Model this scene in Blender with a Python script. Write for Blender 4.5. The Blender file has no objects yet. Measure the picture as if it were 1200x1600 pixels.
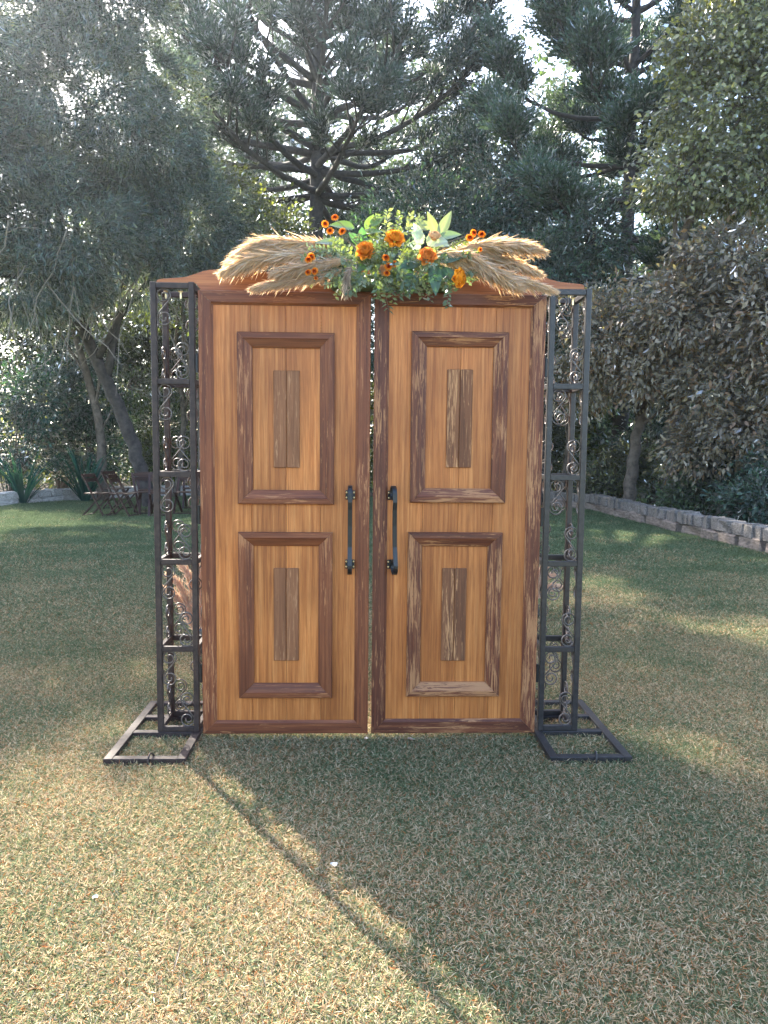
import bpy, math, random
import numpy as np
from mathutils import Vector, Matrix

# ------------------------------------------------------------------ camera, sky, sun, exposure
scene = bpy.context.scene
C = scene.collection
rad = math.radians
SUN_EL = rad(40.0)
SUN_DIR = Vector((-0.555 * math.cos(SUN_EL), 0.832 * math.cos(SUN_EL), math.sin(SUN_EL)))   # towards the sun

cam_d = bpy.data.cameras.new('camera')
cam = bpy.data.objects.new('camera', cam_d)
C.objects.link(cam)
yaw, pitch, roll = 0.0339, -0.0890, 0.0098
fw = Vector((math.sin(yaw) * math.cos(pitch), math.cos(yaw) * math.cos(pitch), math.sin(pitch)))
rt = Vector((math.cos(yaw), -math.sin(yaw), 0))
up = rt.cross(fw)
r2 = rt * math.cos(roll) + up * math.sin(roll)
u2 = up * math.cos(roll) - rt * math.sin(roll)
cam.matrix_world = Matrix(((r2.x, u2.x, -fw.x, -0.0625), (r2.y, u2.y, -fw.y, -3.568), (r2.z, u2.z, -fw.z, 1.45), (0, 0, 0, 1)))
cam_d.sensor_fit = 'VERTICAL'
cam_d.sensor_height = 36.0
cam_d.lens = 36.0 * 1161.86 / 1600
cam_d.clip_end = 1000
scene.camera = cam

world = bpy.data.worlds.new('World')
scene.world = world
world.use_nodes = True
wn = world.node_tree
sky = wn.nodes.new('ShaderNodeTexSky')
sky.sky_type = 'NISHITA'
sky.sun_disc = False
sky.sun_elevation = SUN_EL
sky.sun_rotation = math.atan2(SUN_DIR.x, SUN_DIR.y)
sky.air_density = 1.0
sky.dust_density = 2.2
sky.ozone_density = 1.0
wn.links.new(sky.outputs[0], wn.nodes['Background'].inputs[0])
wn.nodes['Background'].inputs[1].default_value = 0.15

sun_d = bpy.data.lights.new('sun', 'SUN')
sun_d.energy = 4.8
sun_d.angle = rad(0.53)
sun_d.color = (1.0, 0.93, 0.80)
sun = bpy.data.objects.new('sun', sun_d)
C.objects.link(sun)
sun.rotation_euler = (-SUN_DIR).to_track_quat('-Z', 'Y').to_euler()
sun.location = (-10, 14, 16)

scene.view_settings.view_transform = 'Standard'
scene.view_settings.look = 'None'
scene.view_settings.gamma = 1.0
scene.view_settings.use_curve_mapping = False
scene.view_settings.exposure = 2.68
scene.render.engine = 'CYCLES'
cy = scene.cycles
cy.use_denoising = True
cy.max_bounces = 5
cy.diffuse_bounces = 2
cy.glossy_bounces = 2
cy.transmission_bounces = 4
cy.transparent_max_bounces = 6
cy.use_adaptive_sampling = True
cy.sample_clamp_indirect = 6

rng = np.random.default_rng(7)
random.seed(7)

# ------------------------------------------------------------------ helpers
def norm(a):
    a = np.asarray(a, float)
    return a / np.maximum(np.linalg.norm(a, axis=-1, keepdims=True), 1e-9)

def tag(o, label=None, cat=None, group=None, kind=None):
    if label: o['label'] = label
    if cat: o['category'] = cat
    if group: o['group'] = group
    if kind: o['kind'] = kind
    return o

def empty(name, loc=(0, 0, 0), rz=0.0):
    o = bpy.data.objects.new(name, None)
    C.objects.link(o)
    o.location = loc
    o.rotation_euler = (0, 0, rz)
    o.empty_display_size = 0.1
    return o

def link(name, me, mat=None, parent=None, loc=None):
    o = bpy.data.objects.new(name, me)
    C.objects.link(o)
    if mat is not None and not me.materials:
        me.materials.append(mat)
    if parent is not None:
        o.parent = parent
    if loc is not None:
        o.location = loc
    return o

def copy_tree(o, parent=None):
    c = o.copy()
    C.objects.link(c)
    c.parent = parent
    for ch in list(o.children):
        copy_tree(ch, c)
    return c

class MB:
    """collects vertices and faces for ONE mesh"""
    def __init__(s):
        s.v = []; s.f = []; s.n = 0
    def add(s, v, f):
        s.v.append(np.asarray(v, float).reshape(-1, 3))
        s.f += [tuple(int(i) + s.n for i in q) for q in f]
        s.n += len(s.v[-1])
        return s
    def mesh(s, name, smooth=False):
        me = bpy.data.meshes.new(name)
        me.from_pydata([tuple(p) for p in np.concatenate(s.v)], [], s.f)
        me.update()
        if smooth:
            me.polygons.foreach_set('use_smooth', [True] * len(me.polygons))
        return me
    def box(s, lo, hi, bev=0.0):
        lo = np.array(lo, float); hi = np.array(hi, float)
        if bev <= 0:
            v = [(x, y, z) for x in (lo[0], hi[0]) for y in (lo[1], hi[1]) for z in (lo[2], hi[2])]
            return s.add(v, [(0, 1, 3, 2), (4, 6, 7, 5), (0, 4, 5, 1), (2, 3, 7, 6), (0, 2, 6, 4), (1, 5, 7, 3)])
        # chamfered box: 24 verts, one per corner per face
        c = (lo + hi) / 2; h = (hi - lo) / 2
        v = []; idx = {}
        for sx in (-1, 1):
            for sy in (-1, 1):
                for sz in (-1, 1):
                    sg = np.array((sx, sy, sz))
                    for a in range(3):
                        q = h - bev
                        q = q.copy(); q[a] = h[a]
                        idx[(sx, sy, sz, a)] = len(v)
                        v.append(c + sg * q)
        f = []
        for a in range(3):
            b, d = (a + 1) % 3, (a + 2) % 3
            for sa in (-1, 1):
                ring = []
                for sb, sd in ((-1, -1), (1, -1), (1, 1), (-1, 1)):
                    k = [0, 0, 0]; k[a] = sa; k[b] = sb; k[d] = sd
                    ring.append(idx[(*k, a)])
                f.append(tuple(ring if sa > 0 else ring[::-1]))
        for a in range(3):                       # edges along axis a
            b, d = (a + 1) % 3, (a + 2) % 3
            for sb in (-1, 1):
                for sd in (-1, 1):
                    k0 = [0, 0, 0]; k0[b] = sb; k0[d] = sd
                    k1 = list(k0); k0[a] = -1; k1[a] = 1
                    q = [idx[(*k0, b)], idx[(*k1, b)], idx[(*k1, d)], idx[(*k0, d)]]
                    f.append(tuple(q if sb * sd < 0 else q[::-1]))
        for sx in (-1, 1):
            for sy in (-1, 1):
                for sz in (-1, 1):
                    q = [idx[(sx, sy, sz, 0)], idx[(sx, sy, sz, 1)], idx[(sx, sy, sz, 2)]]
                    f.append(tuple(q if sx * sy * sz > 0 else q[::-1]))
        return s.add(v, f)
    def bar(s, p, q, w, t, hint=(0, 0, 1)):
        """rectangular bar from p to q, w along (hint x axis), t along the third axis"""
        p = np.array(p, float); q = np.array(q, float)
        a = norm(q - p); x = norm(np.cross(np.array(hint, float), a)); y = np.cross(a, x)
        v = []
        for e in (p, q):
            for sx, sy in ((-1, -1), (1, -1), (1, 1), (-1, 1)):
                v.append(e + x * sx * w / 2 + y * sy * t / 2)
        return s.add(v, [(3, 2, 1, 0), (4, 5, 6, 7), (0, 1, 5, 4), (1, 2, 6, 5), (2, 3, 7, 6), (3, 0, 4, 7)])
    def tube(s, pts, r, n=6, flat=None):
        pts = np.asarray(pts, float); m = len(pts)
        r = np.broadcast_to(np.asarray(r, float), (m,))
        t = norm(np.gradient(pts, axis=0))
        ref = np.array((0.31, 0.17, 0.93)) if abs(t[0][2]) < 0.9 else np.array((0.9, 0.3, 0.1))
        x = norm(ref - t[0] * (ref @ t[0])); X = []
        for i in range(m):
            x = norm(x - t[i] * (x @ t[i])); X.append(x)
        X = np.array(X); Y = np.cross(t, X)
        an = np.linspace(0, 2 * math.pi, n, endpoint=False)
        v = pts[:, None] + (X[:, None] * np.cos(an)[None, :, None] + Y[:, None] * np.sin(an)[None, :, None]) * r[:, None, None]
        f = []
        for i in range(m - 1):
            for j in range(n):
                k = (j + 1) % n
                f.append((i * n + j, i * n + k, (i + 1) * n + k, (i + 1) * n + j))
        f.append(tuple(range(n))[::-1]); f.append(tuple((m - 1) * n + j for j in range(n)))
        return s.add(v.reshape(-1, 3), f)
    def strap(s, pts, side, w, t):
        """flat strap swept along pts; 'side' is the constant width direction"""
        pts = np.asarray(pts, float); m = len(pts); side = norm(side)
        tg = norm(np.gradient(pts, axis=0)); nn = np.cross(tg, side)
        v = np.stack([pts + side * w / 2 + nn * t / 2, pts - side * w / 2 + nn * t / 2, pts - side * w / 2 - nn * t / 2, pts + side * w / 2 - nn * t / 2], 1)
        f = []
        for i in range(m - 1):
            for j in range(4):
                k = (j + 1) % 4
                f.append((i * 4 + j, i * 4 + k, (i + 1) * 4 + k, (i + 1) * 4 + j))
        f.append((3, 2, 1, 0)); f.append(tuple((m - 1) * 4 + j for j in range(4)))
        return s.add(v.reshape(-1, 3), f)
    def lathe(s, prof, n=20):
        prof = np.asarray(prof, float); m = len(prof)
        an = np.linspace(0, 2 * math.pi, n, endpoint=False)
        v = np.stack([prof[:, None, 0] * np.cos(an), prof[:, None, 0] * np.sin(an), np.repeat(prof[:, 1:2], n, 1)], -1)
        f = [(i * n + j, i * n + (j + 1) % n, (i + 1) * n + (j + 1) % n, (i + 1) * n + j) for i in range(m - 1) for j in range(n)]
        return s.add(v.reshape(-1, 3), f)

def spline(pts, n=12):
    """Catmull-Rom through the points"""
    p = np.asarray(pts, float)
    p = np.vstack([2 * p[0] - p[1], p, 2 * p[-1] - p[-2]])
    out = []
    for i in range(1, len(p) - 2):
        for t in np.linspace(0, 1, n, endpoint=False):
            a, b, c, d = p[i - 1], p[i], p[i + 1], p[i + 2]
            out.append(0.5 * (2 * b + (c - a) * t + (2 * a - 5 * b + 4 * c - d) * t * t + (3 * b - a - 3 * c + d) * t ** 3))
    out.append(p[-2])
    return np.array(out)

def fast_mesh(name, V, F, col=None):
    """V (n,3), F (m,k) with k = 3 or 4; col (n,3) becomes the point colour attribute 'col'"""
    me = bpy.data.meshes.new(name)
    m, k = F.shape
    me.vertices.add(len(V)); me.vertices.foreach_set('co', np.ascontiguousarray(V, np.float32).ravel())
    me.loops.add(m * k); me.loops.foreach_set('vertex_index', np.ascontiguousarray(F, np.int32).ravel())
    me.polygons.add(m)
    me.polygons.foreach_set('loop_start', np.arange(0, m * k, k, dtype=np.int32))
    me.update(calc_edges=True)
    if col is not None:
        at = me.attributes.new('col', 'FLOAT_COLOR', 'POINT')
        c4 = np.ones((len(V), 4), np.float32); c4[:, :3] = col
        at.data.foreach_set('color', c4.ravel())
    return me

def leaf_arrays(c, a, n, L, W, fold=0.12, curl=0.0):
    """diamond leaves: base c, axis a, normal n"""
    N = len(c)
    a = norm(a); n = norm(n - a * np.sum(n * a, 1, keepdims=True)); s = np.cross(a, n)
    L = np.broadcast_to(np.asarray(L, float), (N,))[:, None]; W = np.broadcast_to(np.asarray(W, float), (N,))[:, None]
    v = np.stack([c, c + a * L * 0.45 + s * W / 2 + n * W * fold, c + a * L - n * L * curl, c + a * L * 0.45 - s * W / 2 + n * W * fold], 1)
    i = np.arange(N)[:, None] * 4
    f = np.concatenate([i + np.array([[0, 1, 2]]), i + np.array([[0, 2, 3]])], 0)
    return v.reshape(-1, 3), f

def leaves_mesh(name, c, a, n, L, W, col, fold=0.12, curl=0.0):
    v, f = leaf_arrays(c, a, n, L, W, fold, curl)
    return fast_mesh(name, v, f, np.repeat(np.clip(col, 0.005, 1), 4, 0))

# ------------------------------------------------------------------ materials
def new_mat(name):
    m = bpy.data.materials.new(name)
    m.use_nodes = True
    nt = m.node_tree
    return m, nt, nt.nodes['Principled BSDF'], nt.nodes['Material Output']

def N(nt, t, **kw):
    n = nt.nodes.new('ShaderNode' + t)
    for k, v in kw.items():
        if k.startswith('i_'):
            n.inputs[k[2:].replace('_', ' ')].default_value = v
        else:
            setattr(n, k, v)
    return n

def ramp(nt, stops, fac=None):
    r = nt.nodes.new('ShaderNodeValToRGB')
    el = r.color_ramp.elements
    while len(el) > 1: el.remove(el[-1])
    el[0].position = stops[0][0]; el[0].color = (*stops[0][1], 1)
    for p, c in stops[1:]:
        e = el.new(p); e.color = (*c, 1)
    if fac is not None: nt.links.new(fac, r.inputs[0])
    return r

def mixc(nt, fac, a, b, mode='MIX'):
    m = nt.nodes.new('ShaderNodeMix'); m.data_type = 'RGBA'; m.blend_type = mode
    for sock, val in ((m.inputs[0], fac), (m.inputs[6], a), (m.inputs[7], b)):
        if hasattr(val, 'is_linked'): nt.links.new(val, sock)
        elif isinstance(val, (int, float)): sock.default_value = val
        else: sock.default_value = (*val, 1)
    return m.outputs[2]

def objvec(nt, scale, jitter=9.0):
    """object coordinates, shifted by a random amount for each object, then scaled"""
    tc = N(nt, 'TexCoord'); oi = N(nt, 'ObjectInfo')
    mu = N(nt, 'VectorMath', operation='SCALE'); mu.inputs[0].default_value = (jitter, jitter * 0.7, jitter * 1.3)
    nt.links.new(oi.outputs['Random'], mu.inputs['Scale'])
    ad = N(nt, 'VectorMath', operation='ADD')
    nt.links.new(tc.outputs['Object'], ad.inputs[0]); nt.links.new(mu.outputs[0], ad.inputs[1])
    mp = N(nt, 'Mapping'); mp.inputs['Scale'].default_value = scale
    nt.links.new(ad.outputs[0], mp.inputs[0])
    return mp.outputs[0], oi.outputs['Random']

def bump(nt, bsdf, h, strength, dist=0.002):
    b = N(nt, 'Bump'); b.inputs['Strength'].default_value = strength; b.inputs['Distance'].default_value = dist
    nt.links.new(h, b.inputs['Height']); nt.links.new(b.outputs[0], bsdf.inputs['Normal'])

def wood(name, axis, dark, mid, light, worn=None, worn_at=0.62, rough=0.5, tone=0.35):
    m, nt, bs, out = new_mat(name)
    g = (1, 26, 26) if axis == 'X' else (26, 26, 1)
    v1, rnd = objvec(nt, tuple(x * q for x, q in zip(g, (1.6, 2.7, 2.7) if axis == 'X' else (2.7, 2.7, 1.6))))
    n1 = N(nt, 'TexNoise', i_Scale=1.0, i_Detail=7.0, i_Roughness=0.62, i_Distortion=0.5); nt.links.new(v1, n1.inputs['Vector'])
    v2, _ = objvec(nt, tuple(x * 7.0 for x in g))
    n2 = N(nt, 'TexNoise', i_Scale=1.0, i_Detail=4.0, i_Roughness=0.7); nt.links.new(v2, n2.inputs['Vector'])
    v3, _ = objvec(nt, (2.2, 2.2, 0.9) if axis == 'Z' else (0.9, 2.2, 2.2))
    n3 = N(nt, 'TexNoise', i_Scale=1.6, i_Detail=3.0); nt.links.new(v3, n3.inputs['Vector'])
    base = ramp(nt, [(0.28, dark), (0.5, mid), (0.72, light)], n1.outputs[0]).outputs[0]
    fine = ramp(nt, [(0.36, (0.55, 0.50, 0.46)), (0.56, (1, 1, 1))], n2.outputs[0]).outputs[0]
    c = mixc(nt, 0.6, base, fine, 'MULTIPLY')
    blot = ramp(nt, [(0.3, (0.62, 0.56, 0.52)), (0.55, (1, 1, 1)), (0.75, (1.18, 1.12, 1.05))], n3.outputs[0]).outputs[0]
    c = mixc(nt, tone * 2, c, blot, 'MULTIPLY')
    hsv = N(nt, 'HueSaturation'); nt.links.new(c, hsv.inputs['Color'])
    mr = N(nt, 'MapRange'); mr.inputs['To Min'].default_value = 0.93; mr.inputs['To Max'].default_value = 1.07
    nt.links.new(rnd, mr.inputs['Value']); nt.links.new(mr.outputs[0], hsv.inputs['Value'])
    c = hsv.outputs[0]
    if worn:
        v4, _ = objvec(nt, tuple(x * 1.9 for x in ((3.2, 52, 52) if axis == 'X' else (52, 52, 3.2))), 5.0)
        n4 = N(nt, 'TexNoise', i_Scale=1.0, i_Detail=9.0, i_Roughness=0.72, i_Distortion=0.9); nt.links.new(v4, n4.inputs['Vector'])
        sm = N(nt, 'Math', operation='MULTIPLY_ADD'); nt.links.new(n3.outputs[0], sm.inputs[0]); sm.inputs[1].default_value = 0.55; nt.links.new(n4.outputs[0], sm.inputs[2])
        w = ramp(nt, [(worn_at + 0.18, (0, 0, 0)), (worn_at + 0.235, (1, 1, 1))], sm.outputs[0])
        c = mixc(nt, w.outputs[0], c, worn)
    nt.links.new(c, bs.inputs['Base Color'])
    bs.inputs['Roughness'].default_value = rough
    bs.inputs['Specular IOR Level'].default_value = 0.35
    bump(nt, bs, n2.outputs[0], 0.35, 0.0015)
    return m

def plain(name, col, rough=0.5, metal=0.0, var=0.25, scale=30.0, bmp=0.2, second=None, jitter=5.0):
    m, nt, bs, out = new_mat(name)
    v, rnd = objvec(nt, (scale,) * 3, jitter)
    n = N(nt, 'TexNoise', i_Scale=1.0, i_Detail=6.0, i_Roughness=0.65); nt.links.new(v, n.inputs['Vector'])
    lo = tuple(x * (1 - var) for x in col); hi = second or tuple(min(1, x * (1 + var)) for x in col)
    r = ramp(nt, [(0.32, lo), (0.68, hi)], n.outputs[0])
    nt.links.new(r.outputs[0], bs.inputs['Base Color'])
    bs.inputs['Roughness'].default_value = rough; bs.inputs['Metallic'].default_value = metal
    if bmp: bump(nt, bs, n.outputs[0], bmp, 0.003)
    return m

def leafmat(name, trans=0.4, rough=0.45, warm=(1.5, 1.45, 0.55), spec=0.3, attr=True, col=None):
    m, nt, bs, out = new_mat(name)
    if attr:
        at = N(nt, 'Attribute'); at.attribute_name = 'col'; c = at.outputs['Color']
    else:
        rgb = N(nt, 'RGB'); rgb.outputs[0].default_value = (*col, 1); c = rgb.outputs[0]
        v, rnd = objvec(nt, (40, 40, 40))
        n = N(nt, 'TexNoise', i_Scale=1.0, i_Detail=3.0); nt.links.new(v, n.inputs['Vector'])
        c = mixc(nt, 1.0, c, ramp(nt, [(0.3, (0.7, 0.7, 0.7)), (0.7, (1.2, 1.2, 1.2))], n.outputs[0]).outputs[0], 'MULTIPLY')
    nt.nodes.remove(bs)
    df = N(nt, 'BsdfDiffuse'); nt.links.new(c, df.inputs['Color'])
    tr = N(nt, 'BsdfTranslucent')
    nt.links.new(mixc(nt, 1.0, c, warm, 'MULTIPLY'), tr.inputs['Color'])
    mx = N(nt, 'MixShader'); mx.inputs[0].default_value = trans
    nt.links.new(df.outputs[0], mx.inputs[1]); nt.links.new(tr.outputs[0], mx.inputs[2])
    sh_ = mx.outputs[0]
    if spec > 0:
        gl = N(nt, 'BsdfGlossy'); gl.inputs['Roughness'].default_value = rough
        fr = N(nt, 'Fresnel'); fr.inputs['IOR'].default_value = 1.1 + spec
        m2 = N(nt, 'MixShader'); nt.links.new(fr.outputs[0], m2.inputs[0]); nt.links.new(sh_, m2.inputs[1]); nt.links.new(gl.outputs[0], m2.inputs[2]); sh_ = m2.outputs[0]
    nt.links.new(sh_, out.inputs[0])
    return m

M = {}
PANEL = ((0.27, 0.080, 0.018), (0.43, 0.150, 0.038), (0.57, 0.245, 0.076))
FRAME_L = ((0.070, 0.017, 0.008), (0.155, 0.045, 0.017), (0.25, 0.088, 0.034))
FRAME_R = ((0.050, 0.013, 0.008), (0.115, 0.033, 0.015), (0.20, 0.066, 0.028))
M['panel'] = wood('light_veneer_wood', 'Z', *PANEL, tone=0.42, rough=0.45)
for ax in 'XZ':
    M['frame_l' + ax] = wood('brown_frame_wood_' + ax, ax, *FRAME_L, worn=(0.32, 0.14, 0.060), worn_at=0.67)
    M['frame_r' + ax] = wood('worn_frame_wood_' + ax, ax, *FRAME_R, worn=(0.32, 0.15, 0.065), worn_at=0.63)
M['inset_l'] = wood('grey_brown_inset_wood', 'Z', (0.12, 0.045, 0.018), (0.21, 0.086, 0.036), (0.28, 0.125, 0.055), worn=(0.34, 0.175, 0.085), worn_at=0.68, rough=0.6)
M['inset_r'] = wood('scraped_inset_wood', 'Z', (0.085, 0.030, 0.013), (0.17, 0.066, 0.027), (0.26, 0.11, 0.045), worn=(0.42, 0.215, 0.095), worn_at=0.62, rough=0.6)
M['board'] = wood('red_brown_board_wood', 'X', (0.20, 0.055, 0.02), (0.33, 0.11, 0.038), (0.43, 0.17, 0.06), rough=0.4)
M['chair'] = wood('dark_chair_wood', 'X', (0.024, 0.009, 0.007), (0.045, 0.017, 0.012), (0.07, 0.03, 0.018), rough=0.45)
M['iron'] = plain('dark_painted_iron', (0.015, 0.014, 0.016), 0.4, 0.0, 0.3, 45, 0.15, second=(0.034, 0.029, 0.029))
M['rusty'] = plain('brown_rusty_iron', (0.024, 0.017, 0.017), 0.5, 0.0, 0.3, 30, 0.2, second=(0.055, 0.036, 0.031))
M['rusty'].node_tree.nodes['Principled BSDF'].inputs['Specular IOR Level'].default_value = 0.3
M['scroll'] = plain('sheen_lightened_scroll_iron', (0.085, 0.072, 0.066), 0.38, 0.4, 0.3, 45, 0.1, second=(0.15, 0.125, 0.11))  # scroll iron coloured lighter to stand in for its silvery reflections
M['black'] = plain('black_wrought_iron', (0.016, 0.017, 0.02), 0.36, 0.3, 0.2, 60, 0.15)
M['brass'] = plain('brass_screw', (0.72, 0.55, 0.30), 0.3, 1.0, 0.1, 60, 0)
M['bark'] = plain('grey_brown_bark', (0.085, 0.066, 0.052), 0.9, 0, 0.5, 9, 1.0, second=(0.17, 0.135, 0.105))
M['bark_d'] = plain('dark_araucaria_bark', (0.030, 0.025, 0.024), 0.9, 0, 0.5, 9, 1.0, second=(0.075, 0.06, 0.053))
M['twig'] = plain('pale_dry_twig', (0.22, 0.185, 0.15), 0.85, 0, 0.3, 12, 0.3)
M['stone'] = plain('rough_grey_stone', (0.09, 0.08, 0.072), 0.9, 0, 0.5, 9, 1.0, second=(0.24, 0.21, 0.185))
M['stone_low'] = plain('pinkish_foundation_stone', (0.12, 0.095, 0.08), 0.9, 0, 0.45, 6, 0.9, second=(0.27, 0.21, 0.17))
M['stone_pale'] = plain('pale_edging_stone', (0.30, 0.28, 0.26), 0.9, 0, 0.4, 7, 0.9, second=(0.52, 0.49, 0.46))
M['leaf'] = leafmat('tree_leaf', 0.42)
M['needle'] = leafmat('needle_leaf', 0.30, 0.5, (1.35, 1.3, 0.7), 0.12)
M['strap'] = leafmat('strap_leaf', 0.3, 0.6, (1.4, 1.4, 0.6), 0.0)
M['plume'] = leafmat('pampas_plume', 0.58, 0.7, (1.2, 1.05, 0.8), 0.0)
M['petal'] = leafmat('flower_petal', 0.35, 0.55, (1.15, 0.95, 0.6), 0.0)
M['garnish'] = leafmat('bouquet_leaf', 0.38, 0.38, (1.5, 1.5, 0.5), 0.4)
M['glass'] = plain('dark_glazed_vase', (0.06, 0.055, 0.05), 0.15, 0, 0.2, 8, 0)
M['white'] = plain('white_petal', (0.48, 0.46, 0.42), 0.6, 0, 0.1, 30, 0)

def ground_material():
    m, nt, bs, out = new_mat('dry_lawn_thatch')
    g = N(nt, 'NewGeometry')
    def noise(s, d=5.0, rr=0.6):
        n = N(nt, 'TexNoise', i_Scale=s, i_Detail=d, i_Roughness=rr); nt.links.new(g.outputs['Position'], n.inputs['Vector']); return n.outputs[0]
    fine = ramp(nt, [(0.3, (0.045, 0.038, 0.020)), (0.5, (0.15, 0.135, 0.072)), (0.7, (0.27, 0.23, 0.13))], noise(120, 6, 0.75)).outputs[0]
    green = ramp(nt, [(0.3, (0.03, 0.042, 0.014)), (0.7, (0.11, 0.15, 0.05))], noise(90, 6, 0.7)).outputs[0]
    patch = ramp(nt, [(0.42, (0, 0, 0)), (0.62, (1, 1, 1))], noise(1.3, 4)).outputs[0]
    sep = N(nt, 'SeparateXYZ'); nt.links.new(g.outputs['Position'], sep.inputs[0])
    mr = N(nt, 'MapRange'); mr.inputs[1].default_value = 0.5; mr.inputs[2].default_value = 8.0; mr.inputs[3].default_value = 0.3; mr.inputs[4].default_value = 0.9
    nt.links.new(sep.outputs['Y'], mr.inputs[0])
    pm = N(nt, 'Math', operation='MULTIPLY_ADD'); nt.links.new(patch, pm.inputs[0]); pm.inputs[1].default_value = 0.35; nt.links.new(mr.outputs[0], pm.inputs[2]); pm.use_clamp = True
    nt.links.new(mixc(nt, pm.outputs[0], fine, green), bs.inputs['Base Color'])
    bs.inputs['Roughness'].default_value = 0.95
    bs.inputs['Specular IOR Level'].default_value = 0.1
    bump(nt, bs, noise(150, 5, 0.7), 0.8, 0.01)
    return m

def blade_material():
    m, nt, bs, out = new_mat('lawn_blade')
    g = N(nt, 'NewGeometry')
    at = N(nt, 'Attribute'); at.attribute_name = 'col'
    sepc = N(nt, 'SeparateColor'); nt.links.new(at.outputs['Color'], sepc.inputs[0])
    n = N(nt, 'TexNoise', i_Scale=1.1, i_Detail=5.0, i_Roughness=0.6); nt.links.new(g.outputs['Position'], n.inputs['Vector'])
    sep = N(nt, 'SeparateXYZ'); nt.links.new(g.outputs['Position'], sep.inputs[0])
    mr = N(nt, 'MapRange'); mr.inputs[1].default_value = -1.5; mr.inputs[2].default_value = 9.0; mr.inputs[3].default_value = -0.22; mr.inputs[4].default_value = 0.42
    nt.links.new(sep.outputs['Y'], mr.inputs[0])
    s1 = N(nt, 'Math', operation='MULTIPLY_ADD'); nt.links.new(n.outputs[0], s1.inputs[0]); s1.inputs[1].default_value = 1.35; nt.links.new(mr.outputs[0], s1.inputs[2])
    s2 = N(nt, 'Math', operation='SUBTRACT'); nt.links.new(s1.outputs[0], s2.inputs[0]); nt.links.new(sepc.outputs[0], s2.inputs[1])
    fac = ramp(nt, [(0.0, (0, 0, 0)), (0.12, (1, 1, 1))], s2.outputs[0]).outputs[0]
    straw = ramp(nt, [(0.0, (0.34, 0.235, 0.135)), (0.45, (0.47, 0.36, 0.22)), (0.78, (0.57, 0.475, 0.32)), (0.88, (0.40, 0.17, 0.065)), (1.0, (0.22, 0.085, 0.04))], sepc.outputs[1]).outputs[0]
    green = ramp(nt, [(0.0, (0.065, 0.09, 0.045)), (0.5, (0.125, 0.165, 0.088)), (1.0, (0.22, 0.265, 0.15))], sepc.outputs[1]).outputs[0]
    c = mixc(nt, fac, straw, green)
    nt.nodes.remove(bs)
    df = N(nt, 'BsdfDiffuse'); nt.links.new(c, df.inputs['Color'])
    tr = N(nt, 'BsdfTranslucent'); nt.links.new(c, tr.inputs['Color'])
    mx = N(nt, 'MixShader'); mx.inputs[0].default_value = 0.25
    nt.links.new(df.outputs[0], mx.inputs[1]); nt.links.new(tr.outputs[0], mx.inputs[2])
    nt.links.new(mx.outputs[0], out.inputs[0])
    return m
M['ground'] = ground_material()
M['blade'] = blade_material()
M['soil'] = plain('leaf_litter_soil', (0.05, 0.036, 0.024), 0.95, 0, 0.5, 5, 1.0, second=(0.15, 0.11, 0.07), jitter=0)

# ------------------------------------------------------------------ setting: lawn, forest floor
gm = MB().add([(-300, -120, 0), (300, -120, 0), (300, 400, 0), (-300, 400, 0)], [(0, 1, 2, 3)]).mesh('lawn')
tag(link('lawn_ground', gm, M['ground']), kind='structure')
sm = MB()
sm.add([(5.72, -20, .006), (60, -20, .006), (60, 13.4, .006), (5.45, 13.4, .006)], [(0, 1, 2, 3)])
sm.add([(-60, 17.7, .006), (60, 17.7, .006), (60, 90, .006), (-60, 90, .006)], [(0, 1, 2, 3)])
sm.add([(-60, 12.0, .006), (-9.6, 12.0, .006), (-7.4, 15.9, .006), (-7.3, 17.7, .006), (-60, 17.7, .006)], [(0, 1, 2, 3, 4)])
tag(link('forest_floor', sm.mesh('forest_floor'), M['soil']), kind='structure')

# ------------------------------------------------------------------ lawn blades (nobody could count them)
def blade_tile(k, n, size, L, W, lay):
    r = np.random.default_rng(100 + k)
    c = np.stack([*(r.uniform(-size / 2, size / 2, (2, n))), np.zeros(n)], 1)
    th = r.uniform(0, 2 * math.pi, n); el = np.abs(r.normal(lay, 0.32, n))
    a = np.stack([np.cos(th) * np.cos(el), np.sin(th) * np.cos(el), np.sin(el)], 1)
    nn = np.tile((0, 0, 1.0), (n, 1)) + r.normal(0, 0.45, (n, 3))
    c[:, 2] = r.uniform(0.0, 0.012, n)
    col = np.stack([r.uniform(0, 1, n), r.uniform(0, 1, n), r.uniform(0, 1, n)], 1)
    return leaves_mesh('lawn_blades', c, a, nn, L * r.uniform(0.5, 1.35, n), W * r.uniform(0.7, 1.3, n), col, 0.15, r.uniform(0.0, 0.16, (n, 1)))

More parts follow.
